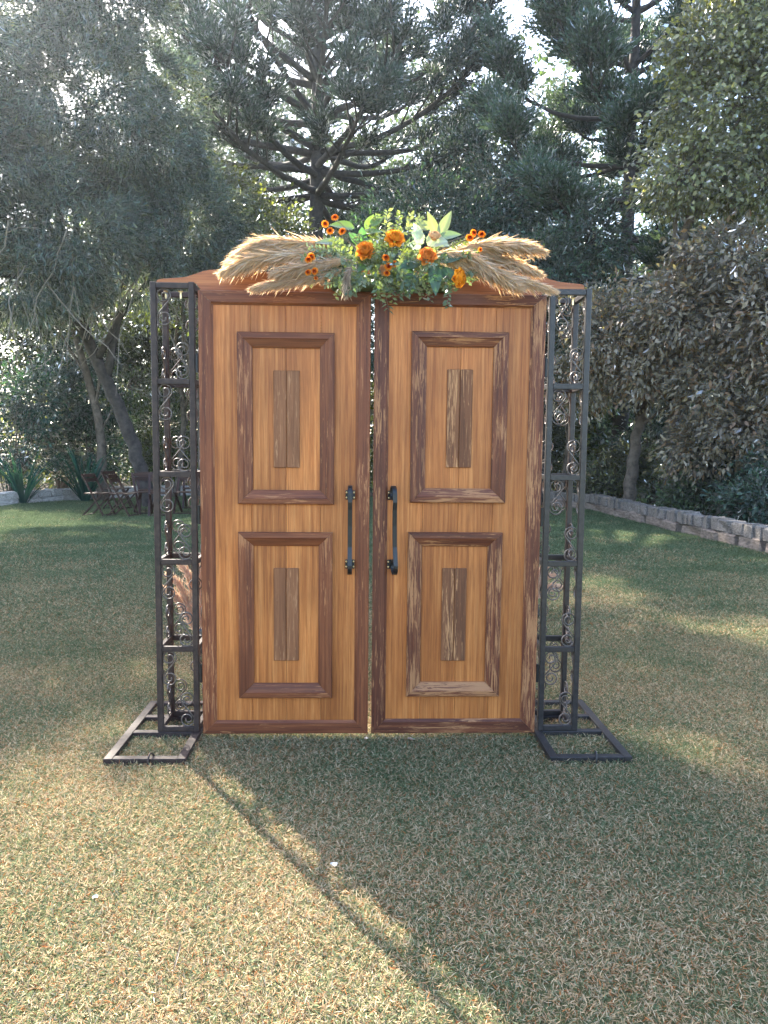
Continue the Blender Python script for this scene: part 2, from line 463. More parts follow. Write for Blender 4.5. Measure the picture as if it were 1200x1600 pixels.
def scatter(name, pts, scl, meshes, mat, r):
    col = bpy.data.collections.new(name + '_source')
    for i, me in enumerate(meshes):
        me.materials.append(mat)
        col.objects.link(bpy.data.objects.new('blade_tile_%d' % i, me))
    me = bpy.data.meshes.new(name)
    me.vertices.add(len(pts)); me.vertices.foreach_set('co', np.asarray(pts, np.float32).ravel())
    ra = me.attributes.new('rot', 'FLOAT_VECTOR', 'POINT')
    rot = np.zeros((len(pts), 3), np.float32); rot[:, 2] = r.integers(0, 4, len(pts)) * (math.pi / 2); ra.data.foreach_set('vector', rot.ravel())
    sa = me.attributes.new('scl', 'FLOAT', 'POINT'); sa.data.foreach_set('value', np.asarray(scl, np.float32))
    ia = me.attributes.new('idx', 'INT', 'POINT'); ia.data.foreach_set('value', r.integers(0, len(meshes), len(pts)).astype(np.int32))
    me.update(); me.materials.append(mat)
    o = link(name, me)
    ng = bpy.data.node_groups.new(name + '_scatter', 'GeometryNodeTree')
    ng.interface.new_socket('Geometry', in_out='INPUT', socket_type='NodeSocketGeometry')
    ng.interface.new_socket('Geometry', in_out='OUTPUT', socket_type='NodeSocketGeometry')
    nd = ng.nodes; ln = ng.links
    gi = nd.new('NodeGroupInput'); go = nd.new('NodeGroupOutput')
    ci = nd.new('GeometryNodeCollectionInfo'); ci.inputs['Collection'].default_value = col
    ci.inputs['Separate Children'].default_value = True; ci.inputs['Reset Children'].default_value = True
    ip = nd.new('GeometryNodeInstanceOnPoints'); ip.inputs['Pick Instance'].default_value = True
    def na(n, t):
        x = nd.new('GeometryNodeInputNamedAttribute'); x.data_type = t; x.inputs['Name'].default_value = n; return x.outputs[0]
    er = nd.new('FunctionNodeEulerToRotation')
    ln.new(na('rot', 'FLOAT_VECTOR'), er.inputs[0])
    ln.new(gi.outputs[0], ip.inputs['Points']); ln.new(ci.outputs[0], ip.inputs['Instance'])
    ln.new(na('idx', 'INT'), ip.inputs['Instance Index']); ln.new(er.outputs[0], ip.inputs['Rotation']); ln.new(na('scl', 'FLOAT'), ip.inputs['Scale'])
    ln.new(ip.outputs[0], go.inputs[0])
    md = o.modifiers.new('scatter', 'NODES'); md.node_group = ng
    return o

tiles = [blade_tile(k, 33000, 1.0, 0.0235, 0.0028, 0.45) for k in range(4)]
pts = []; scl = []
def fill(x0, x1, y0, y1, step):
    # square tiles butted edge to edge; kept to the wedge the lens and a step to either side can see, and off the forest floor
    for x in np.arange(x0, x1 - 0.01, step):
        for y in np.arange(y0, y1 - 0.01, step):
            cx_, cy_ = x + step / 2, y + step / 2
            if abs(cx_ + 0.06) > (cy_ + 3.57) * 0.72 + 1.3 or cx_ > 5.25: continue
            if cy_ > 11.5 and cx_ < -8.6 + (cy_ - 12.4) * 0.5: continue
            pts.append((cx_, cy_, 0.0)); scl.append(step)
fill(-4, 5, -3.0, 2.0, 1.0)
fill(-6.0, 5.5, 2.0, 5.0, 1.5)
fill(-10, 5.6, 5.0, 17.0, 2.0)
tag(scatter('lawn_grass', pts, scl, tiles, M['blade'], rng), 'short dry and green lawn blades over the whole clearing', 'grass', kind='stuff')

# ------------------------------------------------------------------ door leaves
def mitre_piece(outer, inner, prof, side, gap=0.0006):
    """one mitred side of a rectangular frame; rects (x0,z0,x1,z1); prof [(t, y)...] from outer to inner edge"""
    rects = [[o + (i - o) * t for o, i in zip(outer, inner)] for t, _ in prof]
    v = []
    for (x0, z0, x1, z1), (_, y) in zip(rects, prof):
        a, b = {'top': ((x0 + gap, z1), (x1 - gap, z1)), 'bottom': ((x0 + gap, z0), (x1 - gap, z0)),
                'left': ((x0, z0 + gap), (x0, z1 - gap)), 'right': ((x1, z0 + gap), (x1, z1 - gap))}[side]
        v += [(a[0], y, a[1]), (b[0], y, b[1])]
    n = len(prof)
    f = [(2 * i, 2 * i + 1, 2 * i + 3, 2 * i + 2) for i in range(n - 1)]
    f.append((2 * n - 2, 2 * n - 1, 1, 0))
    f.append(tuple(range(0, 2 * n, 2))[::-1]); f.append(tuple(range(1, 2 * n, 2)))
    v = np.array(v); c = (v.max(0) + v.min(0)) / 2
    return v - c, f, c

def add_frame(parent, outer, inner, prof, names, mats):
    for side in ('top', 'bottom', 'left', 'right'):
        v, f, c = mitre_piece(outer, inner, prof, side)
        hz = side in ('top', 'bottom')
        me = MB().add(v, f).mesh(names[0 if hz else 1])
        o = link(names[0 if hz else 1], me, mats[0 if hz else 1], parent, c)
        import bmesh
        bm = bmesh.new(); bm.from_mesh(me); bmesh.ops.recalc_face_normals(bm, faces=bm.faces); bm.to_mesh(me); bm.free()

def chamfer_box(name, lo, hi, bev, mat, parent):
    lo = np.array(lo, float); hi = np.array(hi, float); c = (lo + hi) / 2
    return link(name, MB().box(lo - c, hi - c, bev).mesh(name), mat, parent, c)

FR_PROF = [(0, 0.038), (0, 0.004), (0.05, 0.0), (0.82, 0.0), (0.93, 0.006), (1.0, 0.009), (1.0, 0.026)]
MO_PROF = [(0, 0.0125), (0, -0.008), (0.06, -0.012), (0.40, -0.013), (0.46, -0.009), (0.92, 0.000), (1.0, 0.003), (1.0, 0.0125)]

def iron_handle(parent, x, ztop, tilt, turn):
    """forged pull: strap rolled into a ring at each end, on two screwed plates"""
    h = link('handle', handle_mesh(tilt), M['black'], parent, (x, 0.012, ztop))
    h.rotation_euler = (0, 0, turn)
    for zc in (-0.056, -0.392):
        pl = MB().box((-0.0225, -0.005, zc - 0.022), (0.0225, 0.0005, zc + 0.022), 0.0015).mesh('mounting_plate')
        link('mounting_plate', pl, M['black'], h)
        for sx in (-1, 1):
            for sz in (-1, 1):
                s = MB().lathe([(0.0, 0.0030), (0.0036, 0.0024), (0.0048, 0.0)], 8)
                me = s.mesh('screw'); o = link('screw', me, M['brass'], h, (sx * 0.0175, -0.0052, zc + sz * 0.0125))
                o.rotation_euler = (rad(90), 0, 0)

def handle_mesh(tilt):
    # path in the Y-Z plane (Y negative = out of the door), z from 0 (top) to -0.45
    p = []
    def ring(zc, yc, r, a0, a1, n, r1):
        for t in np.linspace(0, 1, n):
            a = rad(a0 + (a1 - a0) * t); rr = r + (r1 - r) * t
            p.append((yc + rr * math.cos(a), zc + rr * math.sin(a)))
    ring(-0.047, -0.046, 0.024, -150, 190, 22, 0.041)          # upper roll, ends on its outer side
    p.extend([(-0.088, -0.085), (-0.078, -0.12), (-0.070, -0.20), (-0.070, -0.30), (-0.080, -0.345)])
    ring(-0.395, -0.047, 0.042, 170, 520, 22, 0.026)           # lower roll
    q = np.array(p)
    pts = np.stack([tilt * (q[:, 1] + 0.2), q[:, 0], q[:, 1]], 1)
    m = MB().strap(pts, (1, 0, 0), 0.021, 0.0065)
    m.box((-0.011, -0.012, -0.066), (0.011, 0.0, -0.046)); m.box((-0.011 - .3 * tilt * .6, -0.012, -0.402), (0.011 - .3 * tilt * .6, 0.0, -0.382))
    return m.mesh('handle')

def door_leaf(x0, x1, z0, z1, inner, up_o, up_i, lo_o, lo_i, ins_u, ins_l, fk, ik, hx, htilt, hturn, seams):
    t = empty('door_leaf', ((x0 + x1) / 2, 0.0, z0))
    off = np.array(((x0 + x1) / 2, 0.0, z0))
    def sh(r): return [r[0] - off[0], r[1] - off[2], r[2] - off[0], r[3] - off[2]]
    add_frame(t, sh((x0, z0, x1, z1)), sh(inner), FR_PROF, ('rail', 'stile'), (M[fk + 'X'], M[fk + 'Z']))
    i = sh(inner); sx = [i[0] - 0.012] + [s - off[0] for s in seams] + [i[2] + 0.012]
    for k in range(len(sx) - 1):
        chamfer_box('panel_board', (sx[k] + 0.0006, 0.0125, i[1] - 0.012), (sx[k + 1] - 0.0006, 0.0255, i[3] + 0.012), 0.0012, M['panel'], t)
    for o_, i_ in ((up_o, up_i), (lo_o, lo_i)):
        add_frame(t, sh(o_), sh(i_), MO_PROF, ('moulding_rail', 'moulding_stile'), (M[fk + 'X'], M[fk + 'Z']))
    for q in (ins_u, ins_l):
        a = sh(q); mid = (a[0] + a[2]) / 2
        for xa, xb in ((a[0], mid - 0.0012), (mid + 0.0012, a[2])):
            chamfer_box('inset_board', (xa, 0.004, a[1]), (xb, 0.0122, a[3]), 0.0025, M[ik], t)
    iron_handle(t, hx - off[0], 1.268 - off[2], htilt, hturn)
    for zc in (0.30, 1.08, 1.80):
        s = -1 if x0 < -0.1 else 1
        e = (x0 if s < 0 else x1) - off[0]
        m = MB().tube([(e + s * 0.010, 0.022, zc - 0.045), (e + s * 0.010, 0.022, zc + 0.045)], 0.009, 8)
        m.box((min(e, e + s * 0.012), 0.018, zc - 0.035), (max(e, e + s * 0.012), 0.026, zc + 0.035))
        link('hinge', m.mesh('hinge'), M['black'], t)
    return t

dl = door_leaf(-0.820, -0.0115, 0.030, 2.165, (-0.752, 0.096, -0.080, 2.100),
    (-0.640, 1.166, -0.182, 1.975), (-0.570, 1.233, -0.251, 1.905), (-0.641, 0.2135, -0.188, 1.030), (-0.569, 0.2845, -0.256, 0.964),
    (-0.471, 1.340, -0.347, 1.799), (-0.473, 0.397, -0.352, 0.855), 'frame_l', 'inset_l', -0.1045, 0.0, 0.0, (-0.578, -0.412, -0.247))
tag(dl, 'left leaf of the tall freestanding door, smoother reddish frame and grey inset boards', 'door', 'double door leaves')
dr = door_leaf(0.0060, 0.820, 0.030, 2.166, (0.0755, 0.1015, 0.748, 2.106),
    (0.182, 1.178, 0.643, 1.990), (0.2545, 1.247, 0.574, 1.920), (0.176, 0.220, 0.636, 1.034), (0.2445, 0.290, 0.5655, 0.9655),
    (0.354, 1.348, 0.4765, 1.815), (0.3455, 0.397, 0.4665, 0.858), 'frame_r', 'inset_r', 0.098, -0.02, rad(8), (0.245, 0.418, 0.585))
tag(dr, 'right leaf of the tall freestanding door, dark scraped frame and streaky worn inset boards', 'door', 'double door leaves')

# ------------------------------------------------------------------ shaped board over the door
prof_top = [(-1.022, 2.206), (-1.018, 2.215), (-0.995, 2.221), (-0.93, 2.226), (-0.885, 2.231), (-0.84, 2.246), (-0.80, 2.260), (-0.77, 2.266), (-0.64, 2.270),
            (-0.55, 2.262), (-0.40, 2.262), (-0.25, 2.272), (0.0, 2.278), (0.25, 2.274), (0.40, 2.264), (0.55, 2.264), (0.66, 2.272), (0.72, 2.281), (0.78, 2.273), (0.84, 2.250),
            (0.89, 2.238), (0.95, 2.233), (0.995, 2.229), (1.008, 2.224), (1.010, 2.2105)]
pb = MB()
n = len(prof_top)
front = [(x, 0.042, z) for x, z in prof_top]; back = [(x, 0.066, z) for x, z in prof_top]
low_f = [(x, 0.042, 2.2055 if abs(x) > 0.82 else 2.155) for x, z in prof_top]; low_b = [(x, 0.066, 2.2055 if abs(x) > 0.82 else 2.155) for x, z in prof_top]
v = front + back + low_f + low_b; f = []
for i in range(n - 1):
    f += [(2 * n + i, 2 * n + i + 1, i + 1, i), (n + i, n + i + 1, 3 * n + i + 1, 3 * n + i), (i, i + 1, n + i + 1, n + i), (3 * n + i, 3 * n + i + 1, 2 * n + i + 1, 2 * n + i)]
f += [(0, n, 3 * n, 2 * n), (n - 1, 3 * n - 1, 4 * n - 1, 2 * n - 1)]
tag(link('pediment_board', pb.add(v, f).mesh('pediment_board'), M['board']), 'red-brown scalloped wooden board lying across the tops of the two iron columns', 'board')

# ------------------------------------------------------------------ iron columns
def s_scroll():
    r0 = 0.033; h = 0.168; top = []
    for t in np.linspace(0, 1, 26):
        a = rad(560 + (-25 - 560) * t); rr = r0 * (0.22 + 0.78 * min(1, t * 1.35) ** 0.9)
        top.append((rr * math.cos(a), h / 2 - r0 + rr * math.sin(a)))
    top = np.array(top); bot = -top[::-1]
    p = np.vstack([top, bot]); p3 = np.stack([p[:, 0], np.zeros(len(p)), p[:, 1]], 1)
    return MB().tube(p3, 0.0036, 5).mesh('scroll', True)
SCROLL = s_scroll()
BARS_Z = (0.045, 0.448, 0.878, 1.303, 1.743, 2.188)

def iron_column(x0, x1, mat, base):
    y0, y1 = 0.022, 0.262; w = 0.027
    t = empty('iron_column', ((x0 + x1) / 2, (y0 + y1) / 2, 0)); ox, oy = (x0 + x1) / 2, (y0 + y1) / 2
    def part(name, lo, hi, bev=0.002):
        return chamfer_box(name, (lo[0] - ox, lo[1] - oy, lo[2]), (hi[0] - ox, hi[1] - oy, hi[2]), bev, mat, t)
    for xa in (x0, x1 - w):
        for ya in (y0, y1 - w):
            part('post', (xa, ya, 0.0325), (xa + w, ya + w, 2.2045))
    for z in BARS_Z:
        for ya in (y0 + .002, y1 - w + .002):
            part('crossbar', (x0 + w, ya, z - 0.013), (x1 - w, ya + w - .004, z + 0.013))
        for xa in (x0 + .002, x1 - w + .002):
            part('crossbar', (xa, y0 + w, z - 0.013), (xa + w - .004, y1 - w, z + 0.013))
    # two clips under the top board
    for xa in (x0 + 0.06, x1 - 0.075):
        m = MB().box((-.004, -.004, -.03), (.004, .004, 0)).box((-.010, -.006, 0), (.010, .006, .006)).mesh('board_clip')
        link('board_clip', m, M['brass'], t, (xa - ox, -0.06, 2.168))
    def scroll(x, y, z, rz, flip):
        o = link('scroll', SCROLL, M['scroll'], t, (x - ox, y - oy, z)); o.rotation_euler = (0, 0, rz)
        if flip: o.scale = (-1, 1, 1)
    for i in range(5):
        zl = BARS_Z[i] + 0.013; zh = BARS_Z[i + 1] - 0.013; d = 0.033; hh = 0.0845
        ym, yM = y0 + w / 2, y1 - w / 2
        scroll(x0 + w + d, ym, zh - hh, 0, False); scroll(x1 - w - d, ym, zl + hh, 0, True)
        scroll(x1 - w - d, yM, zh - hh, 0, True); scroll(x0 + w + d, yM, zl + hh, 0, False)
        for xs in (x0 + w / 2, x1 - w / 2):
            scroll(xs, y0 + w + d, zh - hh, rad(90), False); scroll(xs, y1 - w - d, zl + hh, rad(90), True)
    # base frame lying on the grass
    bx0, bx1, by0, by1 = base
    b = 0.040
    for xa in (bx0, bx1 - b):
        part('base_rail', (xa, by0, 0.000), (xa + b, by1, 0.032))
    for ya in (by0, y0 - .005, y1 - b + .004, by1 - b):
        part('base_bar', (bx0 + b, ya + .001, 0.000), (bx1 - b, ya + b - .001, 0.0312))
    # bent peg over the front bar
    px_ = (bx0 + bx1) / 2 + 0.02
    pg = MB().tube(spline([(px_ - ox, by0 - oy - .018, -.02), (px_ - ox, by0 - oy - .014, 0.03), (px_ - ox + .004, by0 - oy + .012, 0.052), (px_ - ox + .012, by0 - oy + .045, 0.026), (px_ - ox + .012, by0 - oy + .05, -.02)], 5), 0.004, 6)
    link('ground_peg', pg.mesh('ground_peg', True), mat, t)
    return t
cl = iron_column(-1.047, -0.842, M['rusty'], (-1.207, -0.838, -0.293, 0.478))
tag(cl, 'slim brown iron lattice column with scrolls, on the left of the door', 'column', 'iron columns')
cr = iron_column(0.842, 1.042, M['iron'], (0.822, 1.207, -0.293, 0.485))
tag(cr, 'slim dark iron lattice column with scrolls, on the right of the door', 'column', 'iron columns')

# ------------------------------------------------------------------ pampas plumes and bouquet
def plume_mesh(path, n=3200, wid=0.05, col=(0.62, 0.46, 0.29), seed=0, droop=0.55, hw=0.0015):
    r = np.random.default_rng(seed)
    ax = spline(path, 14); m = len(ax)
    tg = norm(np.gradient(ax, axis=0))
    u = r.beta(1.1, 1.25, n); k = u * (m - 1); i = np.minimum(k.astype(int), m - 2); fr = (k - i)[:, None]
    c = ax[i] * (1 - fr) + ax[i + 1] * fr; t = tg[i]
    rd = norm(r.normal(0, 1, (n, 3))); rd = norm(rd - t * np.sum(rd * t, 1, keepdims=True))
    env = np.sin(np.pi * np.clip(0.12 + 0.80 * u, 0, 1)) ** 0.7
    a = norm(t * 1.0 + rd * r.uniform(0.05, 0.5, (n, 1)) + np.array((0, 0, -droop)) * r.uniform(0.2, 1.2, (n, 1)) + r.normal(0, 0.10, (n, 3)))
    c = c + rd * (wid * 0.35 * env)[:, None] * r.uniform(0, 1, (n, 1))
    L = wid * 1.9 * env * r.uniform(0.45, 1.2, n) * np.where(r.uniform(0, 1, n) < 0.12, 1.35, 1.0)
    cols = np.array(col) * r.uniform(0.72, 1.2, (n, 1)); pale = r.uniform(0, 1, n) < 0.3; cols[pale] = np.array((0.85, 0.76, 0.64)) * r.uniform(0.8, 1.1, (pale.sum(), 1))
    return leaves_mesh('plume', c, a, r.normal(0, 1, (n, 3)), L, hw, cols, 0.0, 0.12)

bq = empty('floral_arrangement', (0.06, -0.06, 2.17))
BO = np.array((0.06, -0.06, 2.17))
def B3(x, y, z): return np.array((x, y, z)) - BO
plumes = [
    ([(-0.16, -0.06, 2.33), (-0.249, -0.06, 2.360), (-0.454, -0.055, 2.375), (-0.571, -0.05, 2.345), (-0.680, -0.05, 2.275)], 0.058, 0),
    ([(-0.16, -0.09, 2.30), (-0.277, -0.09, 2.316), (-0.48, -0.09, 2.304), (-0.596, -0.09, 2.270), (-0.690, -0.09, 2.225)], 0.060, 0),
    ([(-0.14, -0.13, 2.245), (-0.232, -0.13, 2.214), (-0.362, -0.125, 2.192), (-0.478, -0.12, 2.172), (-0.555, -0.12, 2.150)], 0.040, 1),
    ([(-0.12, -0.14, 2.28), (-0.25, -0.14, 2.262), (-0.36, -0.14, 2.240), (-0.46, -0.14, 2.212)], 0.045, 1),
    ([(0.28, -0.06, 2.33), (0.385, -0.06, 2.350), (0.518, -0.055, 2.382), (0.667, -0.05, 2.385), (0.785, -0.05, 2.360)], 0.058, 0),
    ([(0.28, -0.04, 2.31), (0.403, -0.04, 2.330), (0.553, -0.03, 2.328), (0.674, -0.02, 2.302), (0.785, -0.01, 2.262)], 0.055, 0),
    ([(0.30, -0.12, 2.30), (0.409, -0.115, 2.272), (0.542, -0.11, 2.246), (0.691, -0.11, 2.206), (0.836, -0.11, 2.165)], 0.048, 0),
    ([(0.32, -0.13, 2.32), (0.42, -0.13, 2.310), (0.509, -0.13, 2.262), (0.598, -0.13, 2.212), (0.665, -0.13, 2.178)], 0.055, 0),
]
for k, (pth, wd, tone) in enumerate(plumes):
    me = plume_mesh([np.array(q) - BO for q in pth], 4600, wd * 0.78, ((0.84, 0.69, 0.52), (0.76, 0.60, 0.46))[tone], 40 + k)
    o = link('pampas_plume', me, M['plume'], bq)
    st = MB().tube([np.array(pth[0]) - BO + (0.10 if pth[0][0] < 0 else -0.10, 0.01, -0.02), np.array(pth[0]) - BO, np.array(pth[1]) - BO], 0.003, 5)
    link('stem', st.mesh('stem'), M['twig'], o)

def petal_patch(L, W, cup, nseg=4):
    """cupped petal in local space: base at origin, grows along +Z, faces -Y"""
    V = []
    for i in range(nseg + 1):
        t = i / nseg; w = W * math.sin(math.pi * (0.12 + 0.70 * t)) ** 0.8
        for s in (-1, -0.5, 0, 0.5, 1):
            V.append((s * w / 2, -cup * (s * s) * W * 0.45 + cup * 0.30 * L * (t * t) - 0.10 * L * max(0, t - 0.75) * 3, t * L))
    F = [(i * 5 + j, i * 5 + j + 1, i * 5 + j + 6, i * 5 + j + 5) for i in range(nseg) for j in range(4)]
    return np.array(V), np.array(F)

def rot_axis(V, ax, an):
    return V @ np.array(Matrix.Rotation(an, 3, ax)).T

def face_dir(V, d):
    """turn local +Z to direction d"""
    q = Vector((0, 0, 1)).rotation_difference(Vector(d)).to_matrix()
    return V @ np.array(q).T

def rose_mesh(R, col, seed, openness=1.0):
    r = np.random.default_rng(seed); VV = []; FF = []; CC = []; n = 0
    layers = [(4, 0.30, 0.55, 0.02), (5, 0.48, 0.72, 0.18), (6, 0.68, 0.85, 0.42), (7, 0.92, 0.98, 0.85)]
    for li, (cnt, rr, LL, lean) in enumerate(layers):
        for k in range(cnt):
            V, F = petal_patch(R * LL * 1.25, R * (0.75 + 0.25 * li), 1.0)
            V = V + np.array((0, R * rr * 0.38, 0)); V = rot_axis(V, 'X', -lean * openness * r.uniform(0.85, 1.15))
            V = rot_axis(V, 'Z', 2 * math.pi * (k + 0.37 * li) / cnt + r.normal(0, 0.08))
            V = V + np.array((0, 0, -R * 0.15 * li))
            VV.append(V); FF.append(F + n); n += len(V)
            c = np.array(col) * r.uniform(0.82, 1.12)
            t = (V[:, 2] - V[:, 2].min()) / (np.ptp(V[:, 2]) + 1e-6)
            CC.append(np.clip(c[None] * (1 + 0.0 * t[:, None]), 0, 1))
    V = np.concatenate(VV); V[:, 2] -= R * 0.45
    return V, np.concatenate(FF), np.concatenate(CC)

roses = [((-0.044, -0.185, 2.317), 0.037, (0.88, 0.38, 0.07), (-0.1, -0.95, 0.25)), ((0.093, -0.175, 2.378), 0.037, (0.90, 0.42, 0.06), (0.15, -0.9, 0.35)),
         ((0.238, -0.185, 2.297), 0.036, (0.88, 0.40, 0.12), (0.1, -0.95, 0.2)), ((0.391, -0.18, 2.201), 0.038, (0.90, 0.40, 0.04), (0.75, -0.6, -0.05)),
         ((0.266, -0.175, 2.389), 0.028, (0.86, 0.62, 0.42), (0.1, -0.7, 0.6)), ((0.037, -0.18, 2.228), 0.022, (0.72, 0.45, 0.30), (-0.3, -0.9, -0.1))]
for k, (p, R, col, d) in enumerate(roses):
    V, F, cc = rose_mesh(R, col, 60 + k, 1.0 if k < 4 else 0.6)
    me = fast_mesh('rose', face_dir(V, d) + (np.array(p) - BO), F, cc)
    me.polygons.foreach_set('use_smooth', [True] * len(me.polygons))
    o = link('rose', me, M['petal'], bq)
    if k >= 4: o['label'] = 'small peach rosebud'

def button_mesh(R, seed):
    r = np.random.default_rng(seed); c = []; a = []; nn = []; col = []
    for ring, (cnt, el, rr, L) in enumerate(((16, 0.15, 0.55, 0.62), (16, 0.55, 0.5, 0.6), (12, 0.95, 0.38, 0.5), (9, 1.3, 0.2, 0.4))):
        for k in range(cnt):
            th = 2 * math.pi * (k + 0.5 * ring) / cnt + r.normal(0, 0.06)
            d = np.array((math.cos(th) * math.cos(el), math.sin(th) * math.cos(el), math.sin(el)))
            c.append(d * R * rr); a.append(d + r.normal(0, 0.1, 3)); nn.append((0, 0, 1.0) + r.normal(0, 0.2, 3) - d * 0.3)
            col.append(((0.80, 0.33, 0.04), (0.74, 0.22, 0.02), (0.42, 0.07, 0.015), (0.20, 0.025, 0.012))[ring])
    c = np.array(c); col = np.array(col) * r.uniform(0.85, 1.15, (len(c), 1))
    V, F = leaf_arrays(c, np.array(a), np.array(nn), R * 0.62, R * 0.48, 0.2)
    cc = np.repeat(np.clip(col, 0, 1), 4, 0)
    D = []; DF = []; K = 10                     # domed dark heart
    for i in range(4):
        e = i / 4 * math.pi / 2
        D += [(math.cos(2 * math.pi * j / K) * math.cos(e), math.sin(2 * math.pi * j / K) * math.cos(e), 0.2 + 0.8 * math.sin(e)) for j in range(K)]
    D.append((0, 0, 1.0))
    for i in range(3):
        for j in range(K):
            p, q = i * K + j, i * K + (j + 1) % K
            DF += [(p, q, q + K), (p, q + K, p + K)]
    DF += [(3 * K + j, 3 * K + (j + 1) % K, 4 * K) for j in range(K)]
    D = np.array(D) * R * 0.62
    dc = np.tile(np.array((0.24, 0.035, 0.012)), (len(D), 1)); dc[:2 * K] = (0.55, 0.14, 0.02)
    return np.concatenate([V, D]), np.concatenate([F, np.array(DF) + len(V)]), np.concatenate([cc, dc])
buttons = [(-0.176, 2.445), (-0.221, 2.422), (-0.196, 2.386), (-0.142, 2.387), (-0.281, 2.279), (-0.292, 2.26), (-0.292, 2.209), (-0.264, 2.218), (0.048, 2.274), (0.06, 2.241),
           (0.086, 2.255), (0.054, 2.207), (0.435, 2.393), (0.421, 2.373), (0.472, 2.382), (0.468, 2.323), (-0.261, 2.187)]
for k, (x, z) in enumerate(buttons):
    y = -0.185 + 0.012 * math.sin(k * 2.1)
    V, F, cc = button_mesh((0.0165, 0.0105)[k in (15, 16)] * (1 + 0.08 * math.sin(k * 5)), 80 + k)
    d = (0.3 * math.sin(k * 1.7) + 0.5 * (x - 0.06), -0.9, 0.25 + 0.3 * math.cos(k * 2.3))
    o = link('button_flower', fast_mesh('button_flower', face_dir(V, norm(d)) + B3(x, y, z), F, cc), M['petal'], bq)
    root = B3(0.06 + (x - 0.06) * 0.45, -0.08, 2.27 + (z - 2.27) * 0.4)
    link('stem', MB().tube(spline([root, (root + B3(x, y, z)) / 2 + (0, 0, .01), B3(x, y + 0.008, z)], 5), 0.0016, 5).mesh('stem'), M['twig'], o)

def leaf_blade(base, d, nrm, L, W, col, bend=0.2, seed=0, pointed=1.0):
    """single larger leaf with midrib fold and bend"""
    base = np.array(base, float); d = norm(d); nrm = np.array(nrm, float); nrm = norm(nrm - d * (nrm @ d)); s = np.cross(d, nrm)
    V = []; ns = 8
    for i in range(ns + 1):
        t = i / ns; w = W * 0.5 * (math.sin(math.pi * t ** (0.75 if pointed else 0.9)) ** 0.85 if 0 < t < 1 else 0.04)
        cen = base + d * L * t - nrm * bend * L * t * t
        for q, k in ((-1, 0.16), (-0.5, 0.10), (0, 0), (0.5, 0.10), (1, 0.16)):
            V.append(cen + s * q * w + nrm * k * w * 1.6)
    F = [(i * 5 + j, i * 5 + j + 1, i * 5 + j + 6, i * 5 + j + 5) for i in range(ns) for j in range(4)]
    V = np.array(V)
    cc = np.tile(np.array(col, float), (len(V), 1)); cc[2::5] *= 1.35
    me = fast_mesh('leaf', V, np.array(F), cc); me.polygons.foreach_set('use_smooth', [True] * len(F))
    return me
LIME = (0.12, 0.19, 0.05); SAGE = (0.17, 0.21, 0.13); SILVER = (0.36, 0.42, 0.41); DEEP = (0.035, 0.085, 0.045); PALE = (0.20, 0.23, 0.11)
big = [((-0.09, -0.09, 2.43), (-1, -0.15, 0.22), (0.1, -0.8, 0.6), 0.115, 0.062, LIME), ((-0.03, -0.07, 2.42), (0.35, -0.1, 1), (0.2, -1, 0), 0.085, 0.06, LIME),
       ((-0.06, -0.10, 2.40), (0.9, -0.2, 0.25), (0, -0.6, 0.8), 0.10, 0.058, (0.12, 0.20, 0.05)), ((-0.14, -0.10, 2.36), (-1, -0.1, 0.12), (0, -0.8, 0.6), 0.13, 0.05, (0.13, 0.19, 0.14)),
       ((0.285, -0.08, 2.40), (-0.35, -0.1, 1), (0.1, -1, 0.1), 0.125, 0.046, PALE), ((0.295, -0.09, 2.40), (0.42, -0.1, 1), (-0.2, -1, 0.1), 0.13, 0.05, SAGE),
       ((0.29, -0.10, 2.39), (0.9, -0.2, 0.25), (0, -0.8, 0.6), 0.105, 0.06, (0.15, 0.22, 0.12)), ((0.25, -0.10, 2.43), (-0.8, -0.1, 0.5), (0, -1, 0.4), 0.07, 0.05, PALE),
       ((0.22, -0.13, 2.36), (-0.6, -0.4, 0.5), (0, -1, 0.3), 0.075, 0.06, SILVER), ((0.20, -0.13, 2.38), (-0.3, -0.4, 0.8), (0.2, -1, 0.3), 0.07, 0.05, SILVER), ((0.25, -0.13, 2.36), (0.8, -0.4, 0.1), (0, -1, 0.4), 0.08, 0.06, SILVER),
       ((0.24, -0.13, 2.35), (0.4, -0.5, 0.5), (0, -1, 0.4), 0.075, 0.055, SILVER), ((0.27, -0.13, 2.37), (0.9, -0.3, -0.25), (0, -1, 0.4), 0.07, 0.05, SILVER), ((0.21, -0.13, 2.345), (-0.9, -0.3, 0.1), (0, -1, 0.4), 0.065, 0.05, SILVER),
       ((0.27, -0.13, 2.27), (0.05, -0.35, -1), (0, -1, -0.1), 0.145, 0.062, DEEP), ((0.29, -0.12, 2.29), (0.8, -0.3, 0.15), (0, -0.9, 0.5), 0.12, 0.075, DEEP), ((0.22, -0.12, 2.29), (-0.8, -0.3, -0.3), (0, -1, 0.3), 0.13, 0.06, DEEP),
       ((0.30, -0.12, 2.25), (0.6, -0.3, -0.5), (0, -1, 0.3), 0.10, 0.06, DEEP), ((0.0, -0.11, 2.30), (-0.7, -0.3, -0.6), (0, -1, 0.3), 0.11, 0.05, DEEP), ((0.14, -0.11, 2.28), (0.2, -0.4, -1), (0, -1, 0.1), 0.11, 0.055, DEEP),
       ((-0.06, -0.11, 2.37), (0.1, -0.3, 0.9), (0.3, -1, 0.3), 0.06, 0.045, (0.06, 0.15, 0.06)), ((-0.075, -0.11, 2.36), (-0.5, -0.3, 0.6), (0.3, -1, 0.3), 0.06, 0.045, (0.06, 0.15, 0.06)), ((-0.02, -0.09, 2.44), (0.8, 0, 0.7), (-0.3, -1, 0.3), 0.08, 0.045, LIME)]
